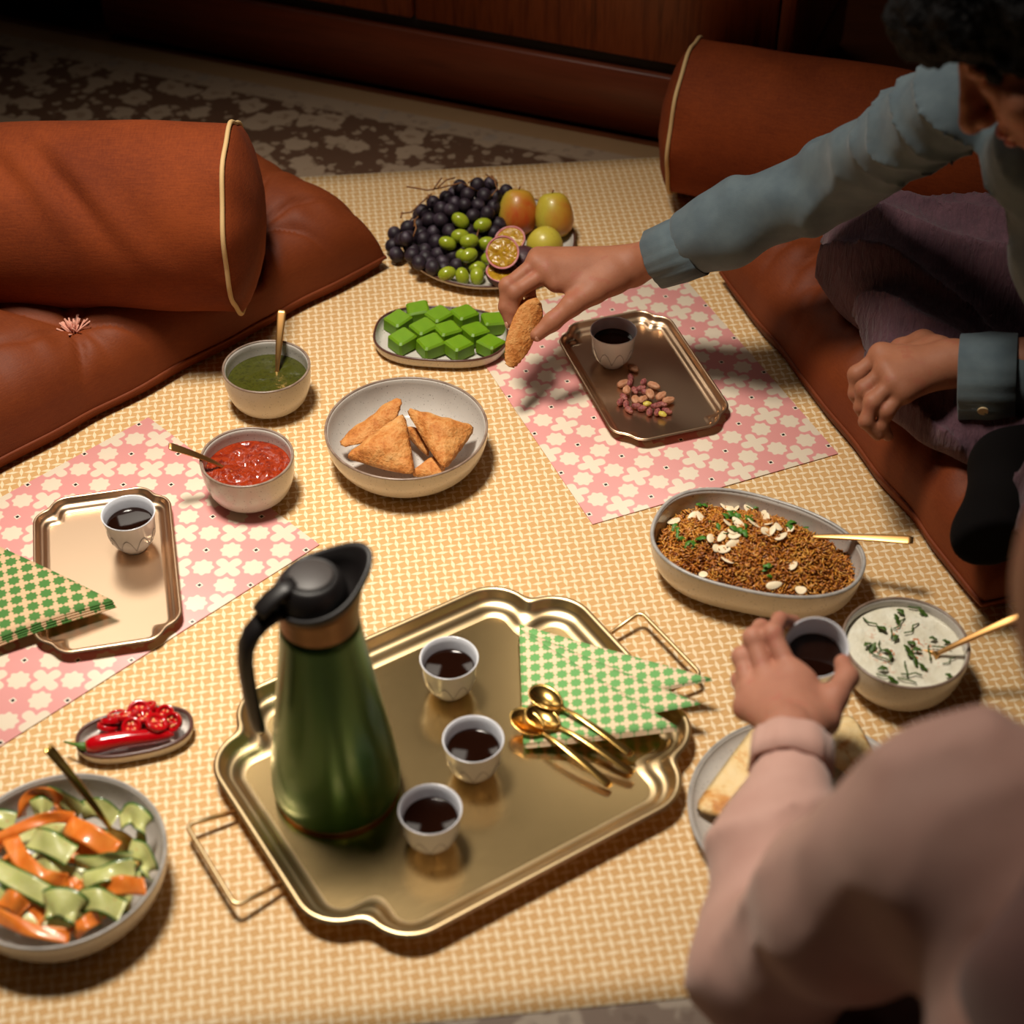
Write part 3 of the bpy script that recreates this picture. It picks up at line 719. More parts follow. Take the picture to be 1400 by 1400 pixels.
serve(1100, 735, .050, 1252, 739, .080, 'gold spoon stuck in the spiced rice', (0, -.3, 1), m_copper)
serve(1280, 895, .052, 1440, 823, .125, 'gold spoon resting in the yoghurt', (0, -.3, 1), m_copper)

# ================================================================== FOOD
def disc_surface(rad, z0, amp, scale, seed, depth=.012, n=26, m_=56, taper=.78, rfun=None):
    """bumpy filling with a skirt that follows the vessel down"""
    rings = []
    for q in np.linspace(.03, 1, n):
        ring = []
        for j in range(m_):
            a_ = 2 * math.pi * j / m_; rr = (rfun(a_) if rfun else rad) * q; x, y = rr * math.cos(a_), rr * math.sin(a_)
            z = z0 + amp * (float(vnoise(x, y, 0, scale, seed)) + .5 * float(vnoise(x, y, 0, scale * .45, seed + 5))) * (1 - q ** 8)
            ring.append((x, y, z))
        rings.append(ring)
    rings.append([(x * .99, y * .99, z0 - depth * .3) for x, y, z in rings[-1]]); rings.append([(x * taper, y * taper, z0 - depth) for x, y, z in rings[-2]])
    return loops(rings[::-1], True, True, True)
def bowl_r(z, Rr, H, foot, shape=.5, wall=.0042):
    a_ = math.acos(1 - min(1, max(0, (z - .003) / (H - .003))) ** (1 / .9)); return foot + (Rr - foot) * math.sin(a_) ** shape - wall
# chutneys and yoghurt
m_greench = simple('green_chutney', S(44, 58, 16), .3, stops=[(.3, S(44, 46, 8)), (.5, S(66, 68, 14)), (.7, S(48, 50, 10))], nscale=140, bscale=200, bstr=.5, bdist=.002, coat=.3)
m_redch = simple('red_chutney', S(150, 34, 14), .14, stops=[(.3, S(96, 18, 6)), (.5, S(150, 48, 14)), (.66, S(112, 24, 8)), (.8, S(190, 96, 38))], nscale=70, bscale=90, bstr=.6, bdist=.004, coat=.4)
def mat_yog():
    m, t, b = new_mat('herbed_yoghurt', .3); co, p = xyz(t)
    sp = noise(t, co, 260, 2); near = (p[0] * p[0] + p[1] * p[1]).sqrt()
    msk = noise(t, co, 55, 3).gt(.52) * sp.gt(.55) * near.step(.036, .012)
    c = ramp(t, noise(t, co, 60, 3), [(.3, S(222, 214, 190)), (.7, S(240, 236, 218))]); c = mixc(t, msk * .9, c, S(204, 110, 46))
    t.links.new(c, b.inputs['Base Color']); bump(t, b, noise(t, co, 120, 3), .5, .004); b.inputs['Coat Weight'].default_value = .5; return m
o = obj('chutney', disc_surface(bowl_r(.041, .058, .06, .027), .041, .0012, .014, 4), m_greench, mw=TR(pg)); tag(o, 'dark green herb chutney filling the small bowl', 'chutney')
o = obj('chutney', disc_surface(bowl_r(.043, .058, .06, .027), .043, .0028, .010, 8), m_redch, mw=TR((pr_[0], pr_[1], .0011))); tag(o, 'glossy red chilli chutney filling the small bowl', 'chutney')
o = obj('yoghurt', disc_surface(bowl_r(.050, .0695, .06, .033), .050, .0020, .016, 12), mat_yog(), mw=TR(py)); tag(o, 'white yoghurt dusted with paprika filling the bowl', 'yoghurt')

# herb pieces on yoghurt (top-level, shared look)
m_herb = simple('chopped_herb', S(76, 104, 30), .5, c2=S(50, 78, 24), nscale=200)
m_herb2 = simple('bright_herb', S(76, 128, 34), .5, c2=S(52, 100, 26), nscale=200)
def leaf(L, W, seed):
    r_ = random.Random(seed); v, f = [], []; n = 7
    for i in range(n):
        t_ = i / (n - 1); w_ = W * (math.sin(math.pi * (t_ * .94 + .04)) ** .7) * (1 + .25 * math.sin(t_ * 14 + seed)); z = .0025 * math.sin(t_ * 3 + seed)
        for s_, dz in ((-1, .0007), (0, 0), (1, .0007)): v.append((L * (t_ - .5), s_ * w_ / 2, z + dz + .0004))
    n3 = len(v); v += [(x, y, z - .0006) for x, y, z in v]
    for i in range(n - 1):
        for j in (0, 1):
            a = i * 3 + j; f.append((a, a + 3, a + 4, a + 1)); f.append(tuple(k + n3 for k in (a + 1, a + 4, a + 3, a)))
        a = i * 3; f.append((a, a + n3, a + 3 + n3, a + 3)); f.append((a + 2, a + 5, a + 5 + n3, a + 2 + n3))
    f.append((0, 1, 1 + n3, n3)); f.append((1, 2, 2 + n3, 1 + n3)); e = (n - 1) * 3; f.append((e, e + n3, e + 1 + n3, e + 1)); f.append((e + 1, e + 1 + n3, e + 2 + n3, e + 2)); return v, f
leaf_meshes = [mesh('herb_leaf', *leaf(.011, .0055, k)) for k in range(3)]
stem_meshes = [mesh('herb_sprig', *tube([(-.010, .002 * k, 0), (-.004, -.001, .001), (.003, .001 * k, .0012), (.010, -.001, .0003)], .0008, 6)) for k in range(3)]
for m_ in leaf_meshes + stem_meshes: m_.materials.append(m_herb)
yh = [(1231, 838, 0), (1225, 847, 0), (1262, 838, 0), (1255, 832, 1), (1205, 860, 0), (1192, 852, 1), (1219, 866, 1), (1230, 853, 1), (1248, 860, 1), (1224, 873, 0), (1187, 882, 0), (1193, 886, 0), (1212, 893, 0), (1218, 898, 0), (1203, 885, 1), (1205, 900, 1), (1246, 880, 0), (1242, 888, 0), (1253, 890, 0), (1276, 874, 0), (1294, 877, 0), (1287, 886, 1), (1245, 897, 0), (1252, 905, 0), (1238, 915, 1), (1246, 922, 1), (1262, 912, 0), (1207, 916, 0), (1211, 925, 1), (1221, 930, 0), (1240, 930, 1), (1298, 925, 0), (1299, 904, 1), (1270, 893, 1)]
for i, (u, v, k) in enumerate(yh):
    p = G(u, v, .053); ms = (stem_meshes if k else leaf_meshes)[i % 3]
    o = obj('herb_sprig' if k else 'herb_leaf', ms, None, mw=TR(p, random.uniform(0, 6.28)) @ Matrix.Rotation(random.uniform(-.3, .3), 4, 'X') @ Matrix.Scale(random.uniform(.85, 1.2), 4))
    tag(o, 'thin dark green herb sprig lying on the yoghurt' if k else 'dark green herb leaf lying on the yoghurt', 'herb', 'herb sprigs on the yoghurt' if k else 'herb leaves on the yoghurt')

# ---- green jelly cubes
m_jelly = simple('green_jelly', S(100, 142, 4), .5, c2=S(110, 150, 8), nscale=40, sss=.35)
def jelly(seed):
    r_ = random.Random(seed); s_ = .0135; b_ = .0022
    v, f = box(-s_, s_, -s_, s_, 0, .019, b_)
    return [(x * (1 + .06 * math.sin(seed)) * (1.06 - 4 * (z - .01)), y * (1.06 - 4 * (z - .01)), z + .0012 * math.sin(x * 120 + seed)) for x, y, z in v], f
jm = [mesh('jelly_cube', *jelly(k), smooth=False) for k in range(4)]
for m_ in jm: m_.materials.append(m_jelly)
jl = [(571, 421, 10), (600, 429, 40), (635, 427, 35), (675, 436, 15), (544, 435, 45), (579, 446, 38), (612, 449, 30), (650, 450, 35), (550, 460, 40), (589, 467, 30), (627, 469, 40), (671, 467, 50)]
for i, (u, v, r_) in enumerate(jl):
    p = G(u, v - 3, .0235 + .004); o = obj('jelly_cube', jm[i % 4], None, mw=TR((p[0], p[1], .0052), R(r_)) @ Matrix.Scale(1.1, 4))
    tag(o, 'bright green jelly cube on the oblong plate', 'sweet', 'green jelly cubes on the oblong plate')

# ---- samosas
def mat_pastry():
    m, t, b = new_mat('fried_pastry', .68, 0, .3); co, p = xyz(t)
    n1 = noise(t, co, 38, 5, .62, .6); n2 = noise(t, co, 260, 2)
    t.links.new(ramp(t, n1 * .75 + n2 * .25, [(.30, S(140, 74, 28)), (.43, S(186, 116, 54)), (.58, S(204, 146, 84)), (.76, S(216, 172, 118))]), b.inputs['Base Color'])
    bump(t, b, n2 * .9 + n1 + noise(t, co, 90, 3) * .5, .7, .0032); return m
m_pastry = mat_pastry()
def samosa(A_, B_, C_, T, seed, n=26, nz=1.):
    P = [np.array(q, float) for q in (A_, B_, C_)]; nm = np.cross(P[1] - P[0], P[2] - P[0]); nm /= np.linalg.norm(nm)
    idx, v, f = {}, [], []
    for side in (1, -1):
        for i in range(n + 1):
            for j in range(n + 1 - i):
                a_, b_ = i / n, j / n; c_ = 1 - a_ - b_; e = min(a_, b_, c_) * 3; q = P[0] * a_ + P[1] * b_ + P[2] * c_
                q = q + (np.mean(P, 0) - q) * .06 * (1 - e) * (a_ * b_ + b_ * c_ + a_ * c_) * 3 * -.6      # sides bow out
                if e < 1e-6 and side == -1: idx[(side, i, j)] = idx[(1, i, j)]; continue
                h = T * (1 - (1 - min(1, e)) ** 2.2) ** .75 + .0014 * (e < .12) * math.sin((a_ - b_) * 70 + c_ * 60)
                h += nz * .0022 * float(vnoise(*(q * 1), .011, seed)) * min(1, e * 3) + nz * .003 * float(vnoise(*q, .03, seed + 1)) * min(1, e * 2)
                rr = max(a_, b_, c_); q = q + (np.mean(P, 0) - q) * (.10 * max(0, rr - .86) / .14)
                idx[(side, i, j)] = len(v); v.append(q + nm * h * side)
        for i in range(n):
            for j in range(n - i):
                t1 = [idx[(side, i, j)], idx[(side, i + 1, j)], idx[(side, i, j + 1)]]; f.append(t1 if side == 1 else t1[::-1])
                if i + j < n - 1:
                    t2 = [idx[(side, i + 1, j)], idx[(side, i + 1, j + 1)], idx[(side, i, j + 1)]]; f.append(t2 if side == 1 else t2[::-1])
    return v, f
def put_samosa(pts, T, seed, label):
    W_ = [G(*q) for q in pts]; c = np.mean(W_, 0); o = obj('samosa', samosa(*[q - c for q in W_], T, seed), m_pastry, mw=TR(c)); return tag(o, label, 'samosa', 'samosas')
put_samosa([(460, 612, .034), (551, 541, .072), (535, 590, .022)], .016, 1, 'golden samosa standing on its edge against the bowl wall')
put_samosa([(468, 626, .030), (553, 562, .062), (568, 652, .026)], .013, 2, 'golden samosa lying broad side up in front of the others')
put_samosa([(552, 557, .060), (652, 584, .042), (607, 645, .036)], .014, 3, 'golden samosa leaning to the bowl wall with a folded tip')
put_samosa([(545, 585, .022), (592, 590, .030), (585, 625, .026)], .012, 4, 'golden samosa half hidden between the leaning ones')
put_samosa([(560, 648, .018), (612, 618, .016), (606, 652, .022)], .012, 5, 'golden samosa at the bottom of the bowl')

# ---- rice dish
MRi = TR(pri, R(-22))
def dish_r(a_, s):   # inner outline of the rice dish at inset s
    n = 2.35; c, q = math.cos(a_), math.sin(a_); a, b = .126, .083 * (1 - .10 * c)
    r = 1 / ((abs(c) / a) ** n + (abs(q) / b) ** n) ** (1 / n); return r - s
def rice_h(x, y):
    r = np.hypot(x / .105, y / .066); return .034 + .040 * np.clip(1 - r ** 2, 0, 1) ** .8 + .004 * vnoise(x, y, x * 0, .02, 3)
def mat_rice():
    m, t, b = new_mat('spiced_rice', .4); at_ = t.nodes.new('ShaderNodeAttribute'); at_.attribute_name = 'grain'; co, p = xyz(t)
    t.links.new(ramp(t, X(t, at_.outputs['Fac']), [(0, S(110, 54, 14)), (.3, S(170, 96, 26)), (.55, S(204, 130, 40)), (.8, S(222, 166, 70)), (1, S(140, 70, 28))]), b.inputs['Base Color']); b.inputs['Coat Weight'].default_value = .2; return m
m_rice = mat_rice()
rings = []
for q in np.linspace(.02, 1, 24):
    ring = []
    for j in range(64):
        a_ = 2 * math.pi * j / 64; rr = dish_r(a_, .010) * q; x, y = rr * math.cos(a_), rr * math.sin(a_); ring.append((x, y, float(rice_h(np.array(x), np.array(y))) - .003))
    rings.append(ring)
rings.append([(x * .7, y * .7, .010) for x, y, z in rings[-1]])
parts = [loops(rings[::-1], True, True, True)]; gv = [0.1] * len(parts[0][0])
for k in range(6500):
    a_ = random.uniform(0, 2 * math.pi); q = math.sqrt(random.random()); rr = dish_r(a_, .010) * q; x, y = rr * math.cos(a_), rr * math.sin(a_)
    z = float(rice_h(np.array(x), np.array(y))) + random.uniform(-.002, .0035)
    d = np.array([random.gauss(0, 1), random.gauss(0, 1), random.gauss(0, .45)]); d /= np.linalg.norm(d); L_ = random.uniform(.0040, .0068); c = np.array([x, y, z])
    s_ = np.cross(d, [0, 0, 1]); s_ /= np.linalg.norm(s_) + 1e-9; u_ = np.cross(s_, d); w_ = .0010
    bend = u_ * random.uniform(-.0008, .0012)
    v = [c - d * L_] + [c + bend * (t_ == 0) + d * (L_ * .55 * (t_)) + w_ * (s_ * math.cos(g_) + u_ * math.sin(g_)) for t_ in (-1, 0, 1) for g_ in (0, math.pi / 2, math.pi, -math.pi / 2)] + [c + d * L_]
    f = [(0, 1 + (j + 1) % 4, 1 + j) for j in range(4)] + [(1 + r_ * 4 + j, 1 + r_ * 4 + (j + 1) % 4, 5 + r_ * 4 + (j + 1) % 4, 5 + r_ * 4 + j) for r_ in (0, 1) for j in range(4)] + [(13, 9 + j, 9 + (j + 1) % 4) for j in range(4)]
    parts.append((v, f)); gv += [min(1, max(0, random.gauss(.5, .22) + .25 * float(vnoise(x, y, 0, .03, 9))))] * 14
rm = mesh('spiced_rice', *join(*parts)); at_ = rm.attributes.new('grain', 'FLOAT', 'POINT'); at_.data.foreach_set('value', gv)
o = obj('spiced_rice', rm, m_rice, mw=MRi); tag(o, 'heap of orange-brown spiced rice grains in the oval dish', 'rice', None, 'stuff')
m_alm = simple('almond_flake', S(236, 214, 176), .5, c2=S(246, 230, 198), nscale=80)
def flake(a, b):
    return loops([[(q * a * math.cos(t_), q * b * math.sin(t_) * (1 - .2 * math.cos(t_)), z + .0009 * (math.cos(t_) ** 2)) for t_ in np.linspace(0, 2 * math.pi, 18, endpoint=False)] for q, z in ((.9, 0), (1, .0003), (1, .0007), (.9, .001))], True, True, True)
fm = [mesh('almond_flake', *flake(*q)) for q in ((.0085, .0052), (.0075, .0048), (.0095, .0045), (.006, .005))]
for m_ in fm: m_.materials.append(m_alm)
def on_rice(u, v):
    z = .06
    for _ in range(8):
        p = G(u, v, z); q = MRi.inverted() @ V(p); z = float(rice_h(np.array(q.x), np.array(q.y))) + .003
    return G(u, v, z)
fk = [(921, 714), (947, 707), (958, 709), (980, 683), (990, 693), (998, 697), (1003, 700), (1020, 690), (1024, 698), (995, 717), (1009, 716), (1001, 728), (1005, 733), (971, 738), (987, 735), (980, 751), (990, 752), (1043, 705), (1048, 712), (1046, 727), (1055, 727), (1063, 722), (1068, 735), (1080, 725), (994, 768), (1084, 775), (1058, 801), (962, 787), (1095, 808), (1105, 720), (1001, 744), (985, 688), (996, 687), (1098, 716), (1030, 717), (1050, 718)]
for i, (u, v) in enumerate(fk):
    p = on_rice(u, v); o = obj('almond_flake', fm[i % 4], None, mw=TR(p + [0, 0, .001], random.uniform(0, 6.28)) @ Matrix.Rotation(random.uniform(-.6, .6), 4, 'X') @ Matrix.Rotation(random.uniform(-.5, .5), 4, 'Y'))
    tag(o, 'thin cream almond flake scattered on the spiced rice', 'almond flake', 'almond flakes on the rice')
lg = [m.copy() for m in leaf_meshes]
for m_ in lg: m_.materials.clear(); m_.materials.append(m_herb2)
for i in range(46):
    if i < 26: u, v = random.choice([(960, 690), (975, 715), (985, 725), (945, 745), (1000, 708), (1018, 715), (1024, 705), (1012, 726), (1030, 700)]); u += random.gauss(0, 7); v += random.gauss(0, 5)
    else: u, v = random.choice([(1075, 752), (1048, 783), (1052, 778), (1080, 722), (950, 742), (936, 745), (920, 728), (1110, 745), (1100, 712), (1030, 688), (937, 705)]); u += random.gauss(0, 5); v += random.gauss(0, 4)
    p = on_rice(u, v); o = obj('herb_leaf', lg[i % 3], None, mw=TR(p + [0, 0, .001], random.uniform(0, 6.28)) @ Matrix.Rotation(random.uniform(-.6, .6), 4, 'X') @ Matrix.Scale(random.uniform(.8, 1.25), 4))
    tag(o, 'bright green herb leaf scattered on the spiced rice', 'herb', 'herb leaves on the rice')

# ---- nuts on the small tray
m_pist = simple('pistachio_skin', S(112, 36, 44), .6, c2=S(176, 110, 98), nscale=160, bscale=260, bstr=.8, bdist=.002)
m_almd = simple('almond_skin', S(164, 98, 62), .65, c2=S(206, 156, 122), nscale=150, bscale=260, bstr=.8, bdist=.002, sc=(.2, 1, 1))
m_green = simple('pistachio_flesh', S(196, 178, 66), .5, c2=S(210, 190, 90), nscale=120)
def nut(L, W, H, seed):
    v, f = sphere(L / 2, W / 2, H / 2, 14, 9); return [(x, y * (1 - .35 * x / L), z * (1 - .3 * x / L) + .0004 * math.sin(x * 900 + seed)) for x, y, z in v], f
nm_ = {'p': [mesh('pistachio', *nut(.0155, .0085, .0080, k)) for k in range(3)], 'a': [mesh('almond', *nut(.0195, .0115, .0085, k)) for k in range(3)], 'g': [mesh('pistachio', *nut(.0125, .0085, .0065, 1))]}
for k, m_ in (('p', m_pist), ('a', m_almd), ('g', m_green)):
    for q in nm_[k]: q.materials.append(m_)
nuts = [('a', 866, 503, -40, 0), ('p', 862, 516, 80, 0), ('p', 861, 523, 60, 0), ('a', 857, 533, 70, .5), ('p', 880, 522, 60, 0), ('p', 876, 531, 10, .5), ('p', 868, 534, -60, 0), ('a', 894, 527, -25, .3), ('a', 889, 539, -65, 1), ('a', 904, 541, 40, .6), ('a', 914, 547, 25, .4), ('p', 853, 543, -50, 0), ('p', 856, 552, 75, 0), ('p', 860, 560, -45, 0), ('a', 869, 547, -70, .3), ('p', 871, 555, 5, 0), ('a', 879, 546, 45, .2), ('g', 885, 552, 10, .8), ('p', 879, 558, 15, 0), ('p', 888, 563, 70, 0), ('p', 897, 555, 10, .5), ('p', 899, 563, 60, 0), ('g', 906, 566, -30, .3), ('p', 912, 562, -20, 0), ('p', 848, 549, 60, 0), ('p', 905, 553, -20, 0), ('a', 852, 524, 30, 0), ('p', 883, 536, -20, 0)]
for i, (k, u, v, an, st) in enumerate(nuts):
    z = ZST + .0050 + .0055 * st; p = G(u, v, z); an = R(an) * 1.2
    o = obj({'a': 'almond', 'p': 'pistachio', 'g': 'pistachio'}[k], nm_[k][i % len(nm_[k])], None, mw=TR(p, an) @ Matrix.Rotation(random.uniform(-.15, .15), 4, 'Y'))
    lab = {'a': 'brown skinned almond in the heap on the small tray', 'p': 'reddish purple pistachio kernel in the heap on the small tray', 'g': 'pale yellow split kernel in the heap of nuts'}[k]
    tag(o, lab, 'nut', {'a': 'almonds on the small tray', 'p': 'pistachios on the small tray', 'g': 'split kernels on the small tray'}[k])

# ---- fruit plate
m_dgrape = simple('black_grape_skin', S(44, 28, 44), .55, stops=[(.3, S(22, 12, 20)), (.55, S(44, 30, 42)), (.8, S(92, 80, 94))], nscale=45, ndetail=4)
m_ggrape = simple('green_grape_skin', S(146, 160, 34), .25, c2=S(166, 176, 52), nscale=60, sss=.3, coat=.2)
m_stem = simple('grape_stem', S(112, 66, 34), .6, c2=S(140, 92, 50), nscale=80)
dg = mesh('grape', *sphere(.0115, .0115, .0122, 18, 12)); dg.materials.append(m_dgrape)
DG = [(628, 244), (656, 243), (671, 246), (640, 260), (614, 266), (652, 270), (666, 264), (582, 280), (597, 273), (606, 278), (624, 278), (636, 278), (573, 295), (595, 298), (606, 288), (582, 318), (544, 309), (558, 306), (540, 322), (546, 333), (562, 333), (572, 340), (586, 336), (598, 338), (603, 350), (580, 360), (594, 368), (622, 348), (690, 256), (616, 306), (610, 316), (660, 282), (676, 290), (674, 306), (626, 332), (570, 320), (556, 322), (590, 352), (600, 322), (648, 286), (684, 272), (566, 350), (590, 310), (620, 292), (640, 300), (606, 360), (648, 312), (680, 262), (618, 272), (575, 308), (612, 340), (586, 344)]
gb = empty('grape_bunch', TR((pf[0] - .05, pf[1], .012))); tag(gb, 'bunch of dusty black grapes on brown stalks heaped on the fruit plate', 'grapes')
Minv = gb.matrix_basis.inverted()
def mound(u, v): return .024 + .062 * min(1, max(0, (352 - v) / 105)) * math.exp(-((u - 640) / 80) ** 2) + (.006 if u < 570 else 0)
GG = [(630, 293, -35, .062), (659, 294, 20, .062), (631, 310, 0, .056), (637, 325, 15, .052), (613, 327, -20, .044), (663, 320, 0, .048), (643, 345, 30, .040), (610, 373, 25, .025), (632, 376, -78, .024), (652, 372, 88, .024), (630, 340, 0, .036), (669, 336, 10, .038), (648, 358, 0, .026)]
PEARS = [(G(708, 294, .0345), (.03, .45, .88), .94, 1.), (G(758, 298, .0385), (-.10, .45, .88), .92, 1.), (G(743, 333, .0330), (-.56, .81, .13), .86, .55)]
PASS = [(G(687, 345, .0615), .0245), (G(697, 327, .038), .0235), (G(687, 371, .0355), .0245), (G(716, 357, .0300), .0235)]
def plate_z(rho): return .0058 + .0135 * np.clip((rho - .088) / .042, 0, 1) ** 2
def settle():
    P_, r_, w_ = [], [], []
    for u, v in DG: P_.append(G(u, v, mound(u, v))); r_.append(.0112); w_.append(.6)
    for p in list(P_):                      # lower layer that carries the upper one
        if p[2] > .045:
            q = p + [random.uniform(-.006, .006), .006, -.019]
            while q[2] > .020: P_.append(q); r_.append(.0108); w_.append(1.); q = q + [random.uniform(-.004, .004), .002, -.020]
    nd = len(P_)
    for u, v, an, z in GG: P_.append(G(u, v, z)); r_.append(.0116); w_.append(.35)
    ng = len(P_)
    for c, ax, sc, nk in PEARS:
        ax = np.array(ax) / np.linalg.norm(ax); P_ += [c, c + ax * .015 * sc * nk, c + ax * .026 * sc * nk]; r_ += [.0312 * sc, .0288 * sc, .0225 * sc]; w_ += [0, 0, 0]
    for c, r in PASS: P_.append(c); r_.append(r); w_.append(0)
    P_, r_, w_ = np.array(P_), np.array(r_), np.array(w_); c0 = np.array(pf)
    for it in range(160):
        D = P_[:, None] - P_[None]; L = np.linalg.norm(D, axis=2) + 1e-9; np.fill_diagonal(L, 9)
        ov = np.clip((r_[:, None] + r_[None]) * .97 - L, 0, 1); ws = w_[:, None] / (w_[:, None] + w_[None] + 1e-9)
        P_ = P_ + ((ov * ws / L)[..., None] * D).sum(1) * .5
        rho = np.hypot(P_[:, 0] - c0[0], P_[:, 1] - c0[1]); mv = w_ > 0
        rim_ = np.where(np.abs(rho - .1302) < r_, .0200 + r_ * np.sqrt(np.clip(1 - ((rho - .1302) / r_) ** 2, 0, 1)), 0)
        zmin = np.maximum(rim_, np.where(rho < .130, plate_z(rho) + r_ * .97, r_))
        P_[mv, 2] = np.maximum(P_[mv, 2], zmin[mv])
        P_[mv, 2] -= .00015 * (it < 120)
        P_[mv, 2] = np.maximum(P_[mv, 2], zmin[mv])
    return P_[:nd], P_[nd:ng]
gdark, ggreen = settle()
for p in gdark: obj('grape', dg, None, gb, Minv @ TR(p, random.uniform(0, 6)) @ Matrix.Rotation(random.uniform(0, 3), 4, 'X') @ Matrix.Scale(random.uniform(.93, 1.0), 4))
def lc(q): return tuple(Minv @ V(q))
st = [[G(556, 255, .085), G(585, 260, .082), G(606, 256, .083), G(630, 250, .080), G(655, 262, .066)], [G(592, 260, .083), G(600, 248, .092), G(604, 243, .095)], [G(597, 258, .083), G(610, 246, .09), G(622, 243, .09)], [G(548, 292, .048), G(562, 290, .052), G(575, 278, .060), G(590, 265, .07)],
      [G(548, 298, .046), G(550, 290, .05)], [G(566, 310, .045), G(568, 300, .052), G(572, 296, .055)], [G(564, 326, .036), G(569, 312, .046), G(566, 300, .05)], [G(664, 238, .09), G(676, 246, .087), G(680, 258, .08), G(672, 268, .075)], [G(672, 240, .09), G(680, 250, .086)], [G(640, 250, .08), G(646, 246, .082)], [G(585, 272, .07), G(586, 266, .074)]]
for q in st: obj('stalk', tube([lc(p) for p in q], .0012, 6), m_stem, gb)
gg = mesh('grape', *sphere(.0142, .0106, .0106, 18, 12)); gg.materials.append(m_ggrape)
gb2 = empty('grape_bunch', TR((G(640, 345)[0], G(640, 345)[1], .012))); tag(gb2, 'small bunch of oval green grapes in front of the black ones', 'grapes'); M2 = gb2.matrix_basis.inverted()
for (u, v, an, z), gp in zip(GG, ggreen):
    d = CR * math.cos(R(an)) + CU * math.sin(R(an)) * .9 + CF * .2; obj('grape', gg, None, gb2, M2 @ frame(gp, d, (0, -.6, .8)) @ Matrix.Scale(random.uniform(.94, 1.02), 4))
for q in ([G(634, 318, .046), G(650, 330, .042), G(645, 352, .03)], [G(645, 352, .03), G(636, 362, .02)], [G(650, 330, .042), G(656, 308, .05)]): obj('stalk', tube([tuple(M2 @ V(p)) for p in q], .0011, 6), m_stem, gb2)
def mat_pear(name, blush, ang):
    m, t, b = new_mat(name, .38); co, p = xyz(t)
    n = noise(t, co, 18, 4, .6, .5); sp = noise(t, co, 300, 2)
    f = (p[0] * math.cos(ang) + p[1] * math.sin(ang)) * 22 + n * 1.6 - .8 + blush
    c = ramp(t, n, [(.3, S(196, 176, 52)), (.7, S(206, 190, 76))])
    c = mixc(t, f.max(0).min(1), c, S(196, 74, 30)); c = mixc(t, sp.step(.32, .03) * .5, c, S(150, 110, 40)); t.links.new(c, b.inputs['Base Color']); b.inputs['Coat Weight'].default_value = .15; return m
def pear(label, p, axis, sc, blush, ang, neck=1.):   # local z = stalk end
    e = empty('pear', frame(p, axis, (0, -.3, 1)) @ Matrix.Rotation(R(90), 4, 'Y')); tag(e, label, 'pear')
    pr = [(.001, -.030), (.006, -.0312), (.016, -.030), (.026, -.022), (.0315, -.008), (.0312, .006), (.0288, .019), (.0246, .029), (.0200, .0355), (.0135, .0395), (.006, .0405), (.001, .0385)]
    obj('body', lathe([(r * sc, z * sc * (neck if z > 0 else 1)) for r, z in pr], 40), mat_pear('pear_skin', blush, ang), e)
    if neck == 1.: obj('stalk', tube([(0, 0, .038 * sc), (-.001, -.001, .042 * sc), (-.003, -.002, .045 * sc)], .0014, 6), m_stem, e)
    obj('calyx', join(*[tube([(0, 0, -.0305 * sc), (.004 * math.cos(k), .004 * math.sin(k), -.0325 * sc)], [.0016, .0006], 5) for k in np.linspace(0, 6.28, 6)[:-1]]), simple('pear_calyx', S(70, 46, 26), .8), e)
    return e
pear('yellow pear with a broad red blush standing beside the black grapes', *PEARS[0][:3], .25, 3.6)
pear('yellow pear with an orange blush standing at the plate edge', *PEARS[1][:3], -.05, 3.9)
pear('plain yellow-green pear with its eye showing', *PEARS[2][:3], -1.2, 0, PEARS[2][3])
m_rind = simple('passion_fruit_rind', S(58, 28, 36), .5, c2=S(84, 44, 52), nscale=50, bscale=120, bstr=.5, bdist=.002)
m_pith = simple('passion_fruit_pith', S(222, 160, 160), .55, c2=S(200, 90, 100), nscale=90)
m_pulp = simple('passion_fruit_pulp', S(186, 140, 30), .15, stops=[(.3, S(150, 96, 20)), (.5, S(196, 150, 40)), (.64, S(170, 130, 36)), (.72, S(60, 44, 20))], nscale=160, bscale=150, bstr=.9, bdist=.003, coat=.4)
def passion(label, p, nrm, r=.024):
    e = empty('passion_fruit_half', frame(p, nrm, (0, .3, 1)) @ Matrix.Rotation(R(90), 4, 'Y')); tag(e, label, 'passion fruit')   # local z = cut face normal
    obj('rind', lathe([(.001, -r * .98)] + [(r * math.cos(a_), r * math.sin(a_)) for a_ in np.linspace(-1.4, 0, 10)] + [(r * .985, .0006)], 36, True, False), m_rind, e)
    obj('pith', lathe([(r * .99, .0002), (r * .96, .0010), (r * .90, .0004), (r * .86, -.002)], 36, False, False), m_pith, e)
    obj('pulp', xf(disc_surface(r * .88, -.001, .0018, .005, 4, .008, 12, 36), Matrix.Identity(4)), m_pulp, e); return e
passion('halved passion fruit with its yellow pulp facing out, propped on another half', PASS[0][0], -CF * .85 + np.array([-.08, -.1, .1]), .0245)
passion('halved passion fruit seen rim first behind the propped half', PASS[1][0], np.array([-.15, -.35, .8]), .0235)
passion('halved passion fruit lying cut side up under the propped half', PASS[2][0], np.array([.05, -.12, 1.]), .0245)
wp = empty('passion_fruit', TR(PASS[3][0])); tag(wp, 'whole purple passion fruit between the halves and the yellow pear', 'passion fruit')
obj('rind', sphere(.0235, .0235, .0225, 28, 18), m_rind, wp); obj('stalk_scar', xf(sphere(.003, .003, .0015, 10, 6), Matrix.Translation((.006, -.019, .013))), m_stem, wp)

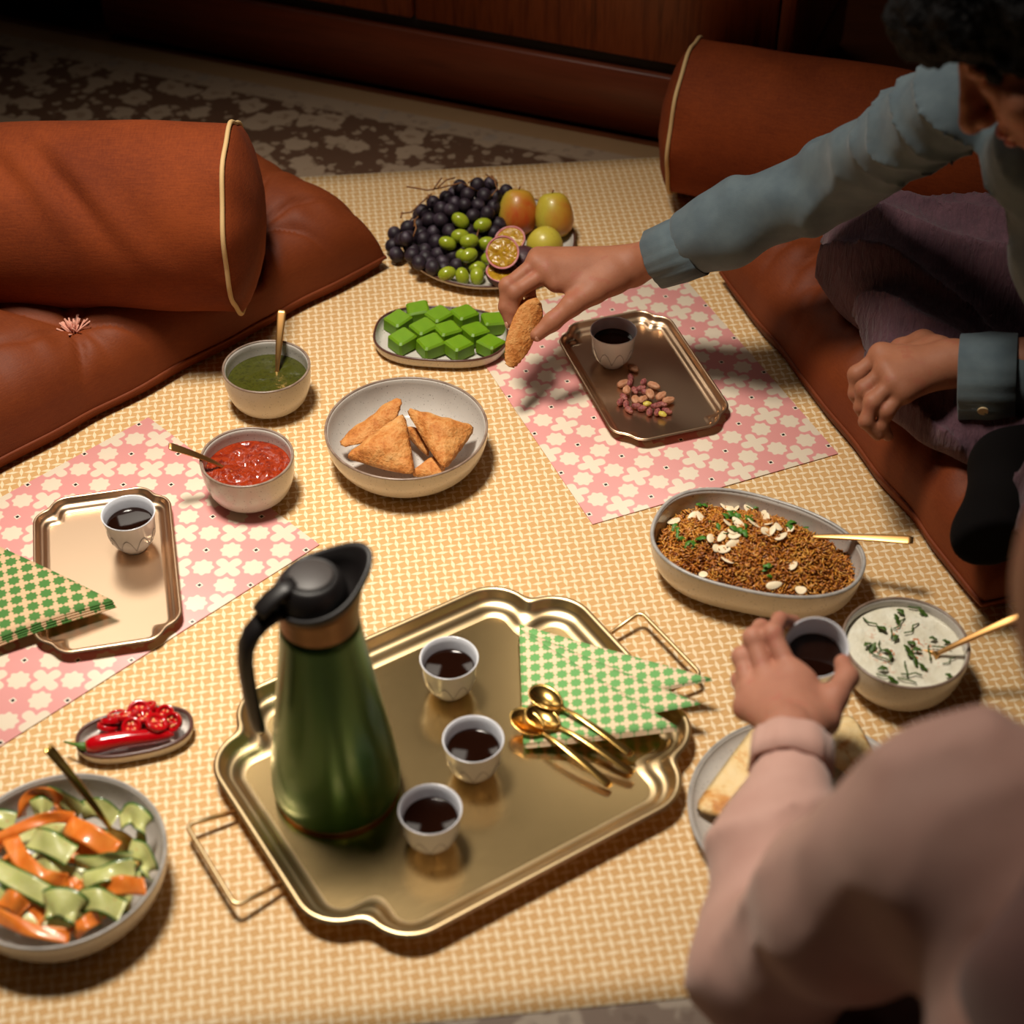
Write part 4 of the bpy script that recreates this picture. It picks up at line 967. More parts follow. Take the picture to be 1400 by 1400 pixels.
# ---- chilli dish
m_chilli = simple('red_chilli_skin', S(186, 10, 20), .12, c2=S(170, 6, 16), nscale=20, coat=.6)
m_chin = simple('red_chilli_flesh', S(206, 22, 26), .2, coat=.5); m_seed = simple('chilli_seed', S(240, 170, 110), .5); m_cst = simple('chilli_stalk', S(72, 110, 34), .5)
ch = empty('chilli'); c0, c1 = G(118, 1021, .0195), G(238, 1004, .0165); d = c1 - c0; L_ = float(np.linalg.norm(d)); ch.matrix_basis = frame(c0, d)
tag(ch, 'whole red chilli with a green stalk lying along the tiny dish', 'chilli')
obj('pod', tube([(L_ * t_, .002 * math.sin(t_ * 3), .001 * math.sin(t_ * 5)) for t_ in np.linspace(0, 1, 16)], [.0066, .0092, .0100, .0100, .0098, .0097, .0096, .0095, .0093, .0090, .0087, .0083, .0077, .0068, .0050, .0016], 20), m_chilli, ch)
iv = ch.matrix_basis.inverted()
obj('stalk', tube([tuple(iv @ V(q)) for q in (c0 + d * .02, G(111, 1020, .0225), G(104, 1018, .0235), G(95, 1016, .022), G(88, 1014, .020))], [.0060, .0040, .0020, .0014, .0011], 10), m_cst, ch)
def ring_tree(r):
    e = empty('chilli_slice'); 
    obj('skin', lathe([(r * .66, -.0026), (r * .95, -.0030), (r, -.0022), (r, .0022), (r * .95, .0030), (r * .66, .0026), (r * .60, 0), (r * .66, -.0026)], 28, False, False), m_chilli, e)
    obj('flesh', lathe([(.001, -.0014), (r * .68, -.0014), (r * .68, .0006), (.001, .0002)], 24), m_chin, e)
    sd = [xf(sphere(.0017, .0012, .0008, 8, 6), Matrix.Translation((r * .42 * math.cos(k * 1.1) * (.5 + .5 * (k % 2)), r * .42 * math.sin(k * 1.1), .001 * (k % 3))) @ Matrix.Rotation(k, 4, 'Z')) for k in range(7)]
    obj('seeds', join(*sd), m_seed, e)
    obj('membrane', join(*[tube([(0, 0, 0), (r * .78 * math.cos(k), r * .78 * math.sin(k), 0)], [.0018, .0010], 6) for k in (0.3, 2.4, 4.5)]), m_chin, e); return e
cr0 = ring_tree(.0112)
CS = [(174, 978, .023, .4, .3), (180, 994, .026, .5, -.2), (214, 989, .026, .45, .2), (226, 976, .021, .3, .5), (200, 968, .019, .5, 0), (152, 986, .017, .7, .5), (160, 978, .017, .3, -.3), (196, 980, .022, .2, .1), (236, 987, .020, -.6, .6), (147, 994, .015, .5, -.5), (190, 972, .018, .1, .4), (206, 977, .020, .3, -.4)]
for i, (u, v, z, rx, ry) in enumerate(CS):
    M_ = TR(G(u, v, z), random.uniform(0, 6)) @ Matrix.Rotation(rx, 4, 'X') @ Matrix.Rotation(ry, 4, 'Y') @ Matrix.Scale(random.uniform(.9, 1.12), 4)
    c = cr0 if i == 0 else copy_tree(cr0, None); c.matrix_basis = M_; tag(c, 'red chilli ring with pale seeds heaped in the tiny dish', 'chilli slice', 'chilli rings in the tiny dish')

# ---- flatbreads
def mat_bread():
    m, t, b = new_mat('toasted_flatbread', .6); co, p = xyz(t); n1 = noise(t, co, 26, 5, .62, .8); n2 = noise(t, co, 120, 3)
    t.links.new(ramp(t, n1 * .8 + n2 * .2, [(.30, S(160, 82, 28)), (.40, S(214, 150, 74)), (.48, S(232, 200, 142)), (.75, S(240, 220, 176))]), b.inputs['Base Color']); bump(t, b, n1 + n2 * .4, .7, .004); return m
m_bread = mat_bread()
def bread(pts, T, seed, label):
    W_ = [G(*q) for q in pts]; c = np.mean(W_, 0); v, f = samosa(*[q - c for q in W_], T, seed, 22)
    o = obj('flatbread', (v, f), m_bread, mw=TR(c)); return tag(o, label, 'bread', 'folded flatbreads')
bread([(942, 1112, .018), (1040, 982, .027), (1165, 1138, .021)], .007, 31, 'toasted folded flatbread with its point at the plate edge')
bread([(975, 1120, .0325), (1070, 1010, .0385), (1190, 1150, .0335)], .007, 32, 'toasted folded flatbread lying on top of another one')
bread([(1085, 1012, .024), (1165, 975, .030), (1240, 1110, .023)], .008, 33, 'toasted folded flatbread showing beside the pink cuff')

# ---- ribbon salad
def mat_ribbon(name, a, b_, edge=None):
    m, t, b = new_mat(name, .3); co, p = xyz(t); at_ = t.nodes.new('ShaderNodeAttribute'); at_.attribute_name = 'edge'
    c = ramp(t, noise(t, co, 60, 3), [(.3, a), (.7, b_)])
    if edge: c = mixc(t, X(t, at_.outputs['Fac']).gt(.80), c, edge)
    sp = noise(t, co, 330, 1); c = mixc(t, sp.step(.27, .02), c, S(196, 150, 96))
    t.links.new(c, b.inputs['Base Color']); b.inputs['Subsurface Weight'].default_value = .15; b.inputs['Subsurface Radius'].default_value = (.004, .003, .001); b.inputs['Coat Weight'].default_value = .3; return m
m_car = mat_ribbon('carrot_ribbon', S(222, 112, 34), S(236, 140, 58)); m_cuc = mat_ribbon('cucumber_ribbon', S(186, 190, 112), S(206, 206, 140), S(58, 100, 34))
def catmull(P, n=8):
    P = [np.array(q, float) for q in P]; P = [2 * P[0] - P[1]] + P + [2 * P[-1] - P[-2]]; o_ = []
    for i in range(1, len(P) - 2):
        for t_ in np.linspace(0, 1, n, endpoint=False):
            o_.append(.5 * (2 * P[i] + (P[i + 1] - P[i - 1]) * t_ + (2 * P[i - 1] - 5 * P[i] + 4 * P[i + 1] - P[i + 2]) * t_ ** 2 + (3 * P[i] - P[i - 1] - 3 * P[i + 1] + P[i + 2]) * t_ ** 3))
    return o_ + [P[-2]]
def ribbon(path, w, wdir, seed):
    P = catmull(path); v, ed = [], []; nw = 7; th = .0007
    for i, p in enumerate(P):
        t_ = P[min(i + 1, len(P) - 1)] - P[max(i - 1, 0)]; t_ /= np.linalg.norm(t_) + 1e-9
        s_ = np.array(wdir, float) + .12 * np.sin(i * .5 + seed) * np.array([0, 0, 1]); s_ -= t_ * (s_ @ t_); s_ /= np.linalg.norm(s_) + 1e-9; n_ = np.cross(t_, s_)
        for sd in (1, -1):
            for k in range(nw):
                q = k / (nw - 1) * 2 - 1; v.append(p + s_ * q * w / 2 + n_ * (th * sd * (1 - .5 * abs(q)) + .0015 * math.sin(q * 2 + i * .3 + seed))); ed.append(abs(q))
    n = len(P); f = []; st_ = 2 * nw
    for i in range(n - 1):
        a = i * st_; b_ = a + st_
        for k in range(nw - 1): f.append((a + k, b_ + k, b_ + k + 1, a + k + 1)); f.append((a + nw + k + 1, b_ + nw + k + 1, b_ + nw + k, a + nw + k))
        f.append((a, a + nw, b_ + nw, b_)); f.append((a + nw - 1, b_ + nw - 1, b_ + st_ - 1, a + st_ - 1))
    for a in (0, (n - 1) * st_):
        for k in range(nw - 1): f.append((a + k, a + k + 1, a + nw + k + 1, a + nw + k))
    m_ = mesh('ribbon', v, f); at_ = m_.attributes.new('edge', 'FLOAT', 'POINT'); at_.data.foreach_set('value', ed); return m_
RL = {0: 'orange carrot ribbon curled up into a loop beside the salad spoon', 1: 'long narrow carrot ribbon lying across the looped one', 2: 'broad carrot ribbon under the tip of the salad spoon', 3: 'curved carrot ribbon sweeping through the middle of the salad', 16: 'cucumber ribbon rolled up against the bowl wall by the spoon', 23: 'wide cucumber ribbon arched over at the bowl front', 21: 'cucumber ribbon bent against the bowl wall beside the carrot piece'}
def put_ribbon(kind, path, w, wdir, seed):
    W_ = [G(*q) for q in path]; c = np.mean(W_, 0); m_ = ribbon([q - c for q in W_], w, wdir, seed)
    o = obj('carrot_ribbon' if kind == 'c' else 'cucumber_ribbon', m_, m_car if kind == 'c' else m_cuc, mw=TR(c))
    tag(o, RL.get(seed) or ('orange carrot ribbon tossed in the salad bowl') if kind == 'c' else RL.get(seed) or 'pale cucumber ribbon with green edges tossed in the salad bowl', 'vegetable ribbon', 'carrot ribbons in the salad' if kind == 'c' else 'cucumber ribbons in the salad')
Zu, Fl, Fx, Dg = (0, 0, 1), (0, 1, .3), (1, .2, .2), (.6, .7, .3)
RB = [('c', [(29, 1117, .036), (36, 1096, .05), (52, 1084, .06), (70, 1085, .060), (82, 1099, .05), (79, 1113, .036)], .013, (.1, .3, 1)), ('c', [(-12, 1152, .050), (39, 1127, .060), (73, 1117, .062), (102, 1118, .050)], .012, (0, .8, .6)),
      ('c', [(92, 1128, .05), (120, 1140, .062), (158, 1164, .050)], .021, (.2, .9, .3)), ('c', [(14, 1146, .055), (30, 1175, .060), (58, 1199, .060), (90, 1206, .046)], .017, (.7, .6, .1)), ('c', [(136, 1216, .048), (165, 1210, .060), (198, 1212, .046)], .018, Fl),
      ('c', [(2, 1226, .052), (18, 1232, .058), (32, 1246, .046)], .018, Dg), ('c', [(-6, 1250, .048), (39, 1270, .052), (95, 1280, .048)], .014, (.1, .9, .4)), ('c', [(100, 1276, .046), (118, 1262, .056), (136, 1252, .046)], .014, (-.4, .7, .4)), ('c', [(95, 1222, .042), (110, 1212, .050), (122, 1214, .042)], .013, Fl),
      ('c', [(82, 1150, .040), (108, 1165, .042), (140, 1170, .036)], .018, Fl), ('c', [(20, 1248, .040), (45, 1250, .040), (60, 1262, .036)], .018, Dg), ('c', [(75, 1195, .036), (90, 1215, .036), (70, 1235, .034)], .018, Fx), ('c', [(-40, 1180, .045), (-10, 1170, .055), (10, 1150, .045)], .016, Dg), ('c', [(140, 1160, .040), (158, 1172, .045), (168, 1190, .036)], .014, Fx),
      ('u', [(66, 1084, .044), (88, 1094, .056), (112, 1110, .046)], .016, (-.3, .6, .6)), ('u', [(112, 1108, .046), (135, 1104, .056), (158, 1120, .042)], .020, (-.2, .7, .6)), ('u', [(164, 1124, .052), (180, 1112, .062), (197, 1126, .060), (196, 1140, .050), (186, 1142, .046)], .022, (.15, .8, .5)), ('u', [(42, 1146, .058), (66, 1152, .066), (98, 1170, .060)], .025, (.3, .8, .3)),
      ('u', [(50, 1172, .050), (70, 1182, .054), (92, 1190, .046)], .016, Fl), ('u', [(104, 1178, .052), (130, 1180, .060), (150, 1174, .062), (180, 1174, .056)], .015, (0, .5, .9)), ('u', [(114, 1204, .050), (145, 1194, .060), (184, 1186, .056)], .020, (.1, .9, .3)), ('u', [(178, 1160, .050), (196, 1166, .056), (204, 1184, .050), (198, 1200, .040)], .020, (.4, .5, .7)),
      ('u', [(-10, 1185, .056), (30, 1206, .060), (76, 1230, .052)], .022, (.4, .8, .2)), ('u', [(60, 1252, .048), (66, 1236, .062), (88, 1234, .066), (106, 1246, .060), (104, 1262, .046)], .030, (.1, .8, .5)), ('u', [(106, 1232, .054), (135, 1230, .062), (168, 1246, .050)], .024, (.1, .9, .3)), ('u', [(44, 1106, .046), (56, 1102, .052), (68, 1108, .046)], .020, (0, .7, .7)),
      ('u', [(-40, 1140, .04), (-10, 1120, .05), (20, 1125, .045)], .022, Fl), ('u', [(-40, 1230, .05), (-15, 1222, .055), (10, 1240, .045)], .022, Fl), ('u', [(30, 1260, .04), (70, 1256, .038), (140, 1250, .036)], .024, Fl), ('u', [(20, 1150, .036), (80, 1140, .038), (150, 1150, .036)], .026, Fl), ('u', [(20, 1190, .036), (100, 1200, .036), (170, 1210, .036)], .028, Fl), ('u', [(0, 1220, .034), (90, 1225, .034), (180, 1230, .034)], .028, Fl)]
for i, (k, path, w_, wd) in enumerate(RB): put_ribbon(k, path, w_, wd, i)
for i in range(16):   # buried ribbons that fill the bowl
    a_ = random.uniform(0, 6.28); rr = random.uniform(0, .045); cx, cy = psl[0] + rr * math.cos(a_), psl[1] + rr * math.sin(a_); b_ = random.uniform(0, 3.14); k = 'cu'[i % 2]
    P_ = [np.array([cx + s_ * .03 * math.cos(b_), cy + s_ * .03 * math.sin(b_), .026 + .006 * (i % 3) - .004 * abs(s_)]) for s_ in (-1, 0, 1)]; c = np.mean(P_, 0)
    o = obj('carrot_ribbon' if k == 'c' else 'cucumber_ribbon', ribbon([q - c for q in P_], .022, (-math.sin(b_), math.cos(b_), .15), i), m_car if k == 'c' else m_cuc, mw=TR(c))
    tag(o, 'orange carrot ribbon tossed in the salad bowl' if k == 'c' else 'pale cucumber ribbon with green edges tossed in the salad bowl', 'vegetable ribbon', 'carrot ribbons in the salad' if k == 'c' else 'cucumber ribbons in the salad')

# ---- napkins
def napkin(label, A_, B_, D_, m_, seed, layers=3, th=.0011, bend=None, group=None):
    """folded triangle: local y runs A->D, x towards the tip B"""
    A_, B_, D_ = map(np.array, (A_, B_, D_)); M_ = frame(A_, np.cross(D_ - A_, [0, 0, 1.]) * (1 if np.cross(D_ - A_, [0, 0, 1.]) @ (B_ - A_) > 0 else -1)); iv = M_.inverted()
    a, b, d = [np.array(iv @ V(q)) for q in (A_, B_, D_)]; e = empty('napkin', M_); tag(e, label, 'napkin', group); n = 18
    for k in range(layers):
        sh = .0022 * k; v, f, ix = [], [], {}
        for side in (0, 1):
            for i in range(n + 1):
                for j in range(n + 1 - i):
                    p = a * (1 - i / n - j / n) + b * (i / n) + d * (j / n); p = p + np.array([-sh * .4, sh * (1 if seed % 2 else -1) * .8, 0])
                    bb = bend(p) if bend else 0; z = p[2] + k * th * 1.35 + .0006 * float(vnoise(p[0], p[1], 0, .03, seed + k)) + bb
                    ix[(side, i, j)] = len(v); v.append((p[0], p[1], z + (th if side else 0)))
        for i in range(n):
            for j in range(n - i):
                for side in (0, 1):
                    t1 = [ix[(side, i, j)], ix[(side, i + 1, j)], ix[(side, i, j + 1)]]; f.append(t1 if side else t1[::-1])
                    if i + j < n - 1: t2 = [ix[(side, i + 1, j)], ix[(side, i + 1, j + 1)], ix[(side, i, j + 1)]]; f.append(t2 if side else t2[::-1])
        bd = [(i, 0) for i in range(n)] + [(n - j, j) for j in range(n)] + [(0, n - j) for j in range(n)]
        for q in range(len(bd)):
            s0, s1 = bd[q], bd[(q + 1) % len(bd)]; f.append((ix[(0, *s0)], ix[(0, *s1)], ix[(1, *s1)], ix[(1, *s0)]))
        obj('folded_layer', (v, f), m_, e)
    return e
napkin('green and cream star-print napkin, bottom one of the fanned stack on the brass tray', G(711, 857, .0065), G(974, 931, .041), G(716, 985, .0065), m_nap1, 1, 2, .0011, None, 'napkins on the brass tray')
napkin('green and cream star-print napkin, middle one of the fanned stack on the brass tray', G(711, 861, .0097), G(958, 963, .039), G(717, 1010, .0093), m_nap1, 2, 2, .0011, None, 'napkins on the brass tray')
napkin('green and cream star-print napkin, top one of the fanned stack, under the teaspoons', G(712, 866, .0129), G(928, 1000, .034), G(718, 1024, .0105), m_nap1, 3, 3, .0011, None, 'napkins on the brass tray')
napkin('deep green star-print napkin folded to a point across the small tray', G(-130, 702, .005), G(160, 832, .013), G(-110, 930, .005), m_nap2, 5, 4, .0016, lambda p: .0075 * math.sin(math.pi * min(1, max(0, p[0] / .245))) ** 1.3)

# ================================================================== PEOPLE
def GD(u, v, d): return np.array([0, 0, CAM_H]) + (CF + CR * (u - 700) / FPX + CU * (700 - v) / FPX) * d
def mat_skin(name, a, b_, red):
    m, t, b = new_mat(name, .58, 0, .35); co, p = xyz(t)
    c = ramp(t, noise(t, co, 22, 4, .6), [(.3, a), (.7, b_)]); c = mixc(t, noise(t, co, 60, 3).gt(.6) * .35, c, red)
    t.links.new(c, b.inputs['Base Color']); bump(t, b, noise(t, co, 420, 3) * .7 + noise(t, co, 90, 2) * .6, .25, .0012)
    b.inputs['Subsurface Weight'].default_value = .12; b.inputs['Subsurface Radius'].default_value = (.010, .004, .002); b.inputs['Subsurface Scale'].default_value = .5; return m
m_skin1 = mat_skin('skin_warm_brown', S(150, 94, 68), S(166, 108, 80), S(156, 84, 66))
m_skin2 = mat_skin('skin_light_brown', S(176, 118, 96), S(190, 132, 108), S(184, 104, 90))
m_nail = simple('fingernail', S(196, 140, 118), .3, coat=.3); m_lip = simple('lip', S(150, 62, 48), .4)
FR0 = ((.0112, .0098, .0088, .0074), (.0112, .0100, .0090, .0076), (.0106, .0095, .0085, .0072), (.0096, .0084, .0075, .0064))
def hand_sdf(wrist, arm, fingers, thumb, rw=(.026, .030), pk=.016, pr=.0185, thr=(.0165, .0135, .0118, .0088), fs=1.):
    FR = [[q * fs for q in r] for r in FR0]
    def fn(P):
        d = cone(P, wrist, arm, *rw)
        for k, f in enumerate(fingers): d = smin(d, cone(P, wrist, f[0], pr, FR[k][0] * 1.32), pk)
        d = smin(d, cone(P, fingers[0][0], fingers[3][0], FR[0][0] * 1.1, FR[3][0] * 1.1), .010)
        d = smin(d, cone(P, np.array(wrist) * .45 + np.array(thumb[0]) * .55, np.array(fingers[0][0]) * .6 + np.array(thumb[1]) * .4, .015, .009), .02)
        th = chain(P, [np.array(wrist) * .5 + np.array(thumb[0]) * .5] + list(thumb), (.020,) + thr, .006); d = smin(d, th, .014)
        for k, f in enumerate(fingers):
            e = chain(P, f, FR[k], .004)
            for q in (0, 1): e = smin(e, np.sqrt(sum((P[i] - f[q][i]) ** 2 for i in range(3))) - FR[k][q] * (1.13 if q == 0 else 1.05), .006)   # knuckles
            d = smin(d, e, .0035)
        return d
    pts = np.array([wrist, arm] + [q for f in fingers for q in f] + list(thumb)); return fn, pts.min(0) - .035, pts.max(0) + .035
def cuff(parent, name, c, axis, r, L, m_, th=.003, flare=1.06, sy=1., up=(0, 0, 1)):
    """hollow cuff from c along axis"""
    pr = [(r, 0), (r + th * .5, -.001), (r + th, 0), (r * flare + th, L * .5), (r * flare + th, L), (r * flare, L), (r * flare * .99, L * .5), (r, 0)]
    rings = []
    for rad, z in pr:
        rings.append([(z, (rad + .0012 * math.sin(7 * a_ + z * 60) + .0008 * math.sin(17 * a_)) * math.cos(a_), (rad + .0012 * math.sin(7 * a_ + z * 60)) * math.sin(a_) * sy) for a_ in np.linspace(0, 2 * math.pi, 64, endpoint=False)])
    return obj(name, loops(rings), m_, parent, frame(c, axis, up))
def nail(parent, p, n, x, L=.0105, W=.0085):
    return obj('fingernail', xf(sphere(L / 2, W / 2, .0016, 14, 8), Matrix.Identity(4)), m_nail, parent, frame(p, x, n))
def unit(a): a = np.array(a, float); return a / np.linalg.norm(a)
m_denim = simple('blue_grey_chambray', S(74, 88, 96), .85, c2=S(88, 102, 108), nscale=25, bscale=900, bstr=.4, sheen=.15)
m_plum = simple('plum_crinkle_cotton', S(72, 44, 55), .9, c2=S(88, 56, 66), nscale=30, sheen=.1)
bm = m_plum.node_tree; co_, p_ = xyz(bm); bump(bm, bm.nodes['Principled BSDF'], noise(bm, co_, 55, 4, .6, .8, (3.2, 1.0, .5)), .9, .006)
m_sock = simple('dark_sock', S(12, 9, 9), .95, bscale=600, spec=.1); m_hair = simple('black_hair', S(7, 5, 5), .75, bscale=120, bstr=1., bdist=.01, spec=.15)
# ---------- the person in the blue shirt
man = empty('person', TR((.74, 1.62, 0))); tag(man, 'person in a blue-grey shirt reaching over with a samosa, seated on the rust cushion', 'person')
mi = man.matrix_basis.inverted()
def put(name, vf, m_, par, inv): 
    v, f = vf; v = np.asarray(v) ; T_ = np.array(inv.translation); return obj(name, ([tuple(q + T_) for q in v], [tuple(q) for q in f]), m_, par)
W1, E1, S1 = G(862, 364, .160), G(1150, 244, .330), G(1296, 146, .52)
f1 = [[G(748, 372, .166), G(704, 400, .150), G(700, 425, .128), G(704, 441, .113)],
      [G(734, 359, .172), G(694, 391, .155), G(691, 420, .132), G(698, 441, .115)],
      [G(736, 352, .166), G(706, 386, .146), G(706, 412, .126), G(714, 428, .114)],
      [G(748, 352, .156), G(726, 382, .138), G(724, 402, .122), G(730, 414, .112)]]
t1 = [G(812, 398, .150), G(781, 418, .142), G(755, 440, .127), G(734, 458, .115)]
arm_in = W1 + (E1 - W1) * .55
h1 = hand_sdf(W1, arm_in, f1, t1, (.0250, .0285))
W2 = G(1300, 497, .205); E2 = np.array([.86, 1.50, .27]); S2 = np.array([.78, 1.36, .52])
f2 = [[G(1205, 486, 0.206), G(1172, 512, 0.186), G(1170, 538, 0.165), G(1176, 552, 0.152)],
      [G(1212, 505, 0.206), G(1182, 532, 0.186), G(1178, 556, 0.165), G(1184, 572, 0.150)],
      [G(1222, 522, 0.202), G(1193, 550, 0.184), G(1184, 576, 0.165), G(1200, 594, 0.148)],
      [G(1236, 536, 0.194), G(1212, 562, 0.176), G(1206, 582, 0.158), G(1214, 596, 0.144)]]
t2 = [G(1262, 470, 0.188), G(1232, 478, 0.170), G(1212, 500, 0.155), G(1204, 522, 0.145)]
h2 = hand_sdf(W2, W2 + unit(E2 - W2) * .10, f2, t2, (.027, .032))
# head frame: nose leads towards the dishes, face tipped down
hf = unit((-.74, -.12, -.66)); hu = np.array([-.55, .30, .78]); hu = unit(hu - hf * (hu @ hf)); hs = np.cross(hf, hu)
nose = G(1328, 170, .60); HC = nose - hf * .112 + hu * .018
HM = [hs, hu, hf]
def L3(x, y, z): return HC + hs * x + hu * y + hf * z
def head_sdf(P):
    d = ell(P, L3(0, .02, -.012), (.074, .098, .095), HM)
    d = smin(d, ell(P, L3(0, -.045, .030), (.056, .062, .062), HM), .03)         # jaw and face
    d = smin(d, ell(P, L3(0, -.090, .068), (.022, .018, .018), HM), .018)        # chin
    d = smin(d, chain(P, [L3(0, .030, .084), L3(0, .0, .100), L3(0, -.016, .110)], (.007, .010, .0125), .004), .012)   # nose
    for s_ in (-1, 1):
        d = smin(d, ell(P, L3(s_ * .0125, -.021, .098), (.009, .0075, .010), HM), .006)      # nostril wings
        d = smin(d, ell(P, L3(s_ * .033, .028, .078), (.020, .008, .010), HM), .010)         # brow
        d = smax(d, -ell(P, L3(s_ * .033, .010, .094), (.015, .009, .012), HM), .012)        # eye socket
        d = smin(d, ell(P, L3(s_ * .032, .009, .074), (.0135, .0100, .0125), HM), .004)      # closed lid
        d = smin(d, ell(P, L3(s_ * .042, -.018, .068), (.022, .020, .018), HM), .02)         # cheek
        d = smin(d, ell(P, L3(s_ * .076, .0, -.012), (.007, .030, .018), HM), .006)          # ear
    d = smax(d, -ell(P, L3(0, -.048, .102), (.022, .0022, .010), HM), .004)                   # mouth line
    d = smin(d, ell(P, L3(0, -.042, .089), (.024, .0055, .010), HM), .006); d = smin(d, ell(P, L3(0, -.054, .087), (.021, .006, .010), HM), .006)
    NB = (S1 + S2) / 2 + np.array([.02, 0, .02])
    return smin(d, cone(P, L3(0, -.06, -.03), NB, .052, .062), .03)
NB = (S1 + S2) / 2
PV = np.array([.90, 1.62, .20])
def torso_sdf(P, g=0.):
    d = cone(P, NB + [.03, 0, -.10], PV, .105 + g, .115 + g); d = smin(d, cone(P, S1 + [.09, -.09, -.01], S2, .055 + g, .058 + g), .035)
    d = smin(d, cone(P, NB + [.02, .04, -.09], NB + [.03, -.07, -.09], .09 + g, .09 + g), .05); return d
bd_ = lambda P: smin(smin(torso_sdf(P, -.012), chain(P, [S1, E1, arm_in], (.042, .034, .030)), .03), chain(P, [S2, E2, W2 + unit(E2 - W2) * .08], (.042, .034, .029)), .03)
def legs_in(P): return np.minimum(chain(P, [PV, K1, A1], (.08, .05, .036)), chain(P, [PV + [0, -.1, -.02], K2, A2], (.08, .05, .028)))
K1, A1 = G(1212, 352, .175), G(1340, 575, .135); K2, A2 = np.array([.64, 1.36, .19]), G(1375, 660, .130)
lo = np.minimum.reduce([S1, S2, PV, E1, arm_in, W2, K2, A2]) - .13; hi = np.maximum.reduce([S1, S2, PV, E2]) + .14
pieces = [nets(h1[0], h1[1], h1[2], .0017), nets(h2[0], h2[1], h2[2], .0018), nets(head_sdf, HC - .15, HC + .16, .0028), nets(lambda P: np.minimum(bd_(P), legs_in(P)), lo, hi, .011)]
put('body', join(*[(list(v), [tuple(q) for q in f]) for v, f in pieces]), m_skin1, man, mi)
# lips
lp = lambda P: np.minimum(ell(P, L3(0, -.0425, .0925), (.0225, .0048, .0085), HM), ell(P, L3(0, -.0545, .0905), (.0195, .0056, .0088), HM))
put('lips', nets(lp, L3(0, -.048, .09) - .03, L3(0, -.048, .09) + .03, .0014), m_lip, man, mi)
# hair: curly cap that leaves the lower face free
def hair_sdf(P):
    d = ell(P, L3(0, .045, -.020), (.094, .098, .112), HM); d = smin(d, ell(P, L3(0, .088, .060), (.070, .045, .062), HM), .03)
    face = ell(P, L3(0, -.030, .090), (.062, .078, .075), HM); d = smax(d, -face, .008)
    y = sum((P[i] - HC[i]) * hu[i] for i in range(3)); d = smax(d, -(y + .045), .02)
    return d
put('hair', nets(hair_sdf, HC - .19, HC + .21, .0042, lambda P: .007 * vnoise(*P, .017, 3) + .004 * vnoise(*P, .008, 5)), m_hair, man, mi)
# curls at the fringe
cl_ = []
for k in range(70):
    a_ = random.uniform(-1.3, 1.3); b_ = random.uniform(.2, 1.0); base = L3(.080 * math.sin(a_), .06 + .075 * b_ * math.cos(a_ * .6), .105 * math.cos(a_) * (1.05 - .25 * b_)); rr = random.uniform(.004, .007); s0 = random.uniform(0, 6)
    dr = unit(base - HC) * random.uniform(.008, .018)
    cl_.append(tube([base + dr * t_ + rr * (hs * math.cos(s0 + 9 * t_) + hu * math.sin(s0 + 9 * t_)) for t_ in np.linspace(-.4, 1, 12)], .0011, 5))
put('hair_curls', join(*cl_), m_hair, man, mi)
# shirt
ax1 = unit(E1 - W1); cuff1 = W1 + unit(E1 - W1) * .040 + np.array([0, -.004, -.004]); cuff2 = G(1313, 516, .190); ax2 = unit(E2 - W2)
def folds(P, seed, k=1.):
    n1 = vnoise(*P, .085, seed); n2 = vnoise(*P, .04, seed + 1)
    return k * (.0025 * np.sin((P[0] * 38 + P[1] * 22 + P[2] * 55) + 3.2 * n1) + .002 * n2 + .004 * n1)
def shirt_disp(P):
    e, g = cone(P, E1, E1, 0, 0), cone(P, S1, S1, 0, 0); n1, n2 = vnoise(*P, .09, 7), vnoise(*P, .06, 8)
    al = sum((P[i] - E1[i]) * unit(S1 - E1)[i] for i in range(3)); tw = sum((P[i] - E1[i]) * unit((.3, .2, -.9))[i] for i in range(3))
    r1 = 1 - np.abs(np.sin((al * 34 + tw * 30) + 1.2 * n1)); r2 = 1 - np.abs(np.sin((al * 46 - tw * 26) + 1.2 * n2)); r1 = np.clip(r1 * 1.6 - .6, 0, 1); r2 = np.clip(r2 * 1.6 - .6, 0, 1)
    return folds(P, 2, .8) - .012 * r1 ** 2 * np.exp(-(e / .15) ** 2) - .013 * r2 ** 2 * np.exp(-((g - .03) / .13) ** 2) + .004
def shirt_sdf(P):
    d1 = chain(P, [cuff1 + ax1 * .03, W1 * .5 + E1 * .5, E1, S1], (.0455, .0525, .0515, .052), .02)
    # deep diagonal creases round the elbow and shoulder
    d1 = smax(d1, -(sum((P[i] - (cuff1 + ax1 * .040)[i]) * ax1[i] for i in range(3))), .006)
    d2 = chain(P, [cuff2 + ax2 * .03, E2, S2], (.044, .052, .054), .02); d2 = smax(d2, -(sum((P[i] - (cuff2 + ax2 * .05)[i]) * ax2[i] for i in range(3))), .006)
    d = smin(smin(torso_sdf(P, .012), d1, .03), d2, .03)
    d = smax(d, -(cone(P, NB + [-.01, 0, .06], NB + [-.04, 0, .12], .060, .075)), .01)
    d = smax(d, .13 - P[2], .01)
    return d
lo = np.minimum.reduce([cuff1, S1, S2, PV, E2, W2]) - .12; hi = np.maximum.reduce([cuff1, S1, S2, PV, E2]) + .14; lo[2] = .10
put('shirt', relax(nets(shirt_sdf, lo, hi, .0058, shirt_disp)), m_denim, man, mi)
c1 = cuff(man, 'cuff', mi @ V(cuff1), ax1, .0365, .060, m_denim, .003, 1.07, 1.0)
c2 = cuff(man, 'cuff', mi @ V(cuff2), ax2, .046, .064, m_denim, .003, 1.05, 1.05)
bt = G(1340, 562, .165) - (mi.inverted().translation if False else np.zeros(3))
q_ = cuff2 + ax2 * .028 + unit(np.array([0, -.72, -.12]) - ax2 * (np.array([0, -.72, -.12]) @ ax2)) * .0508
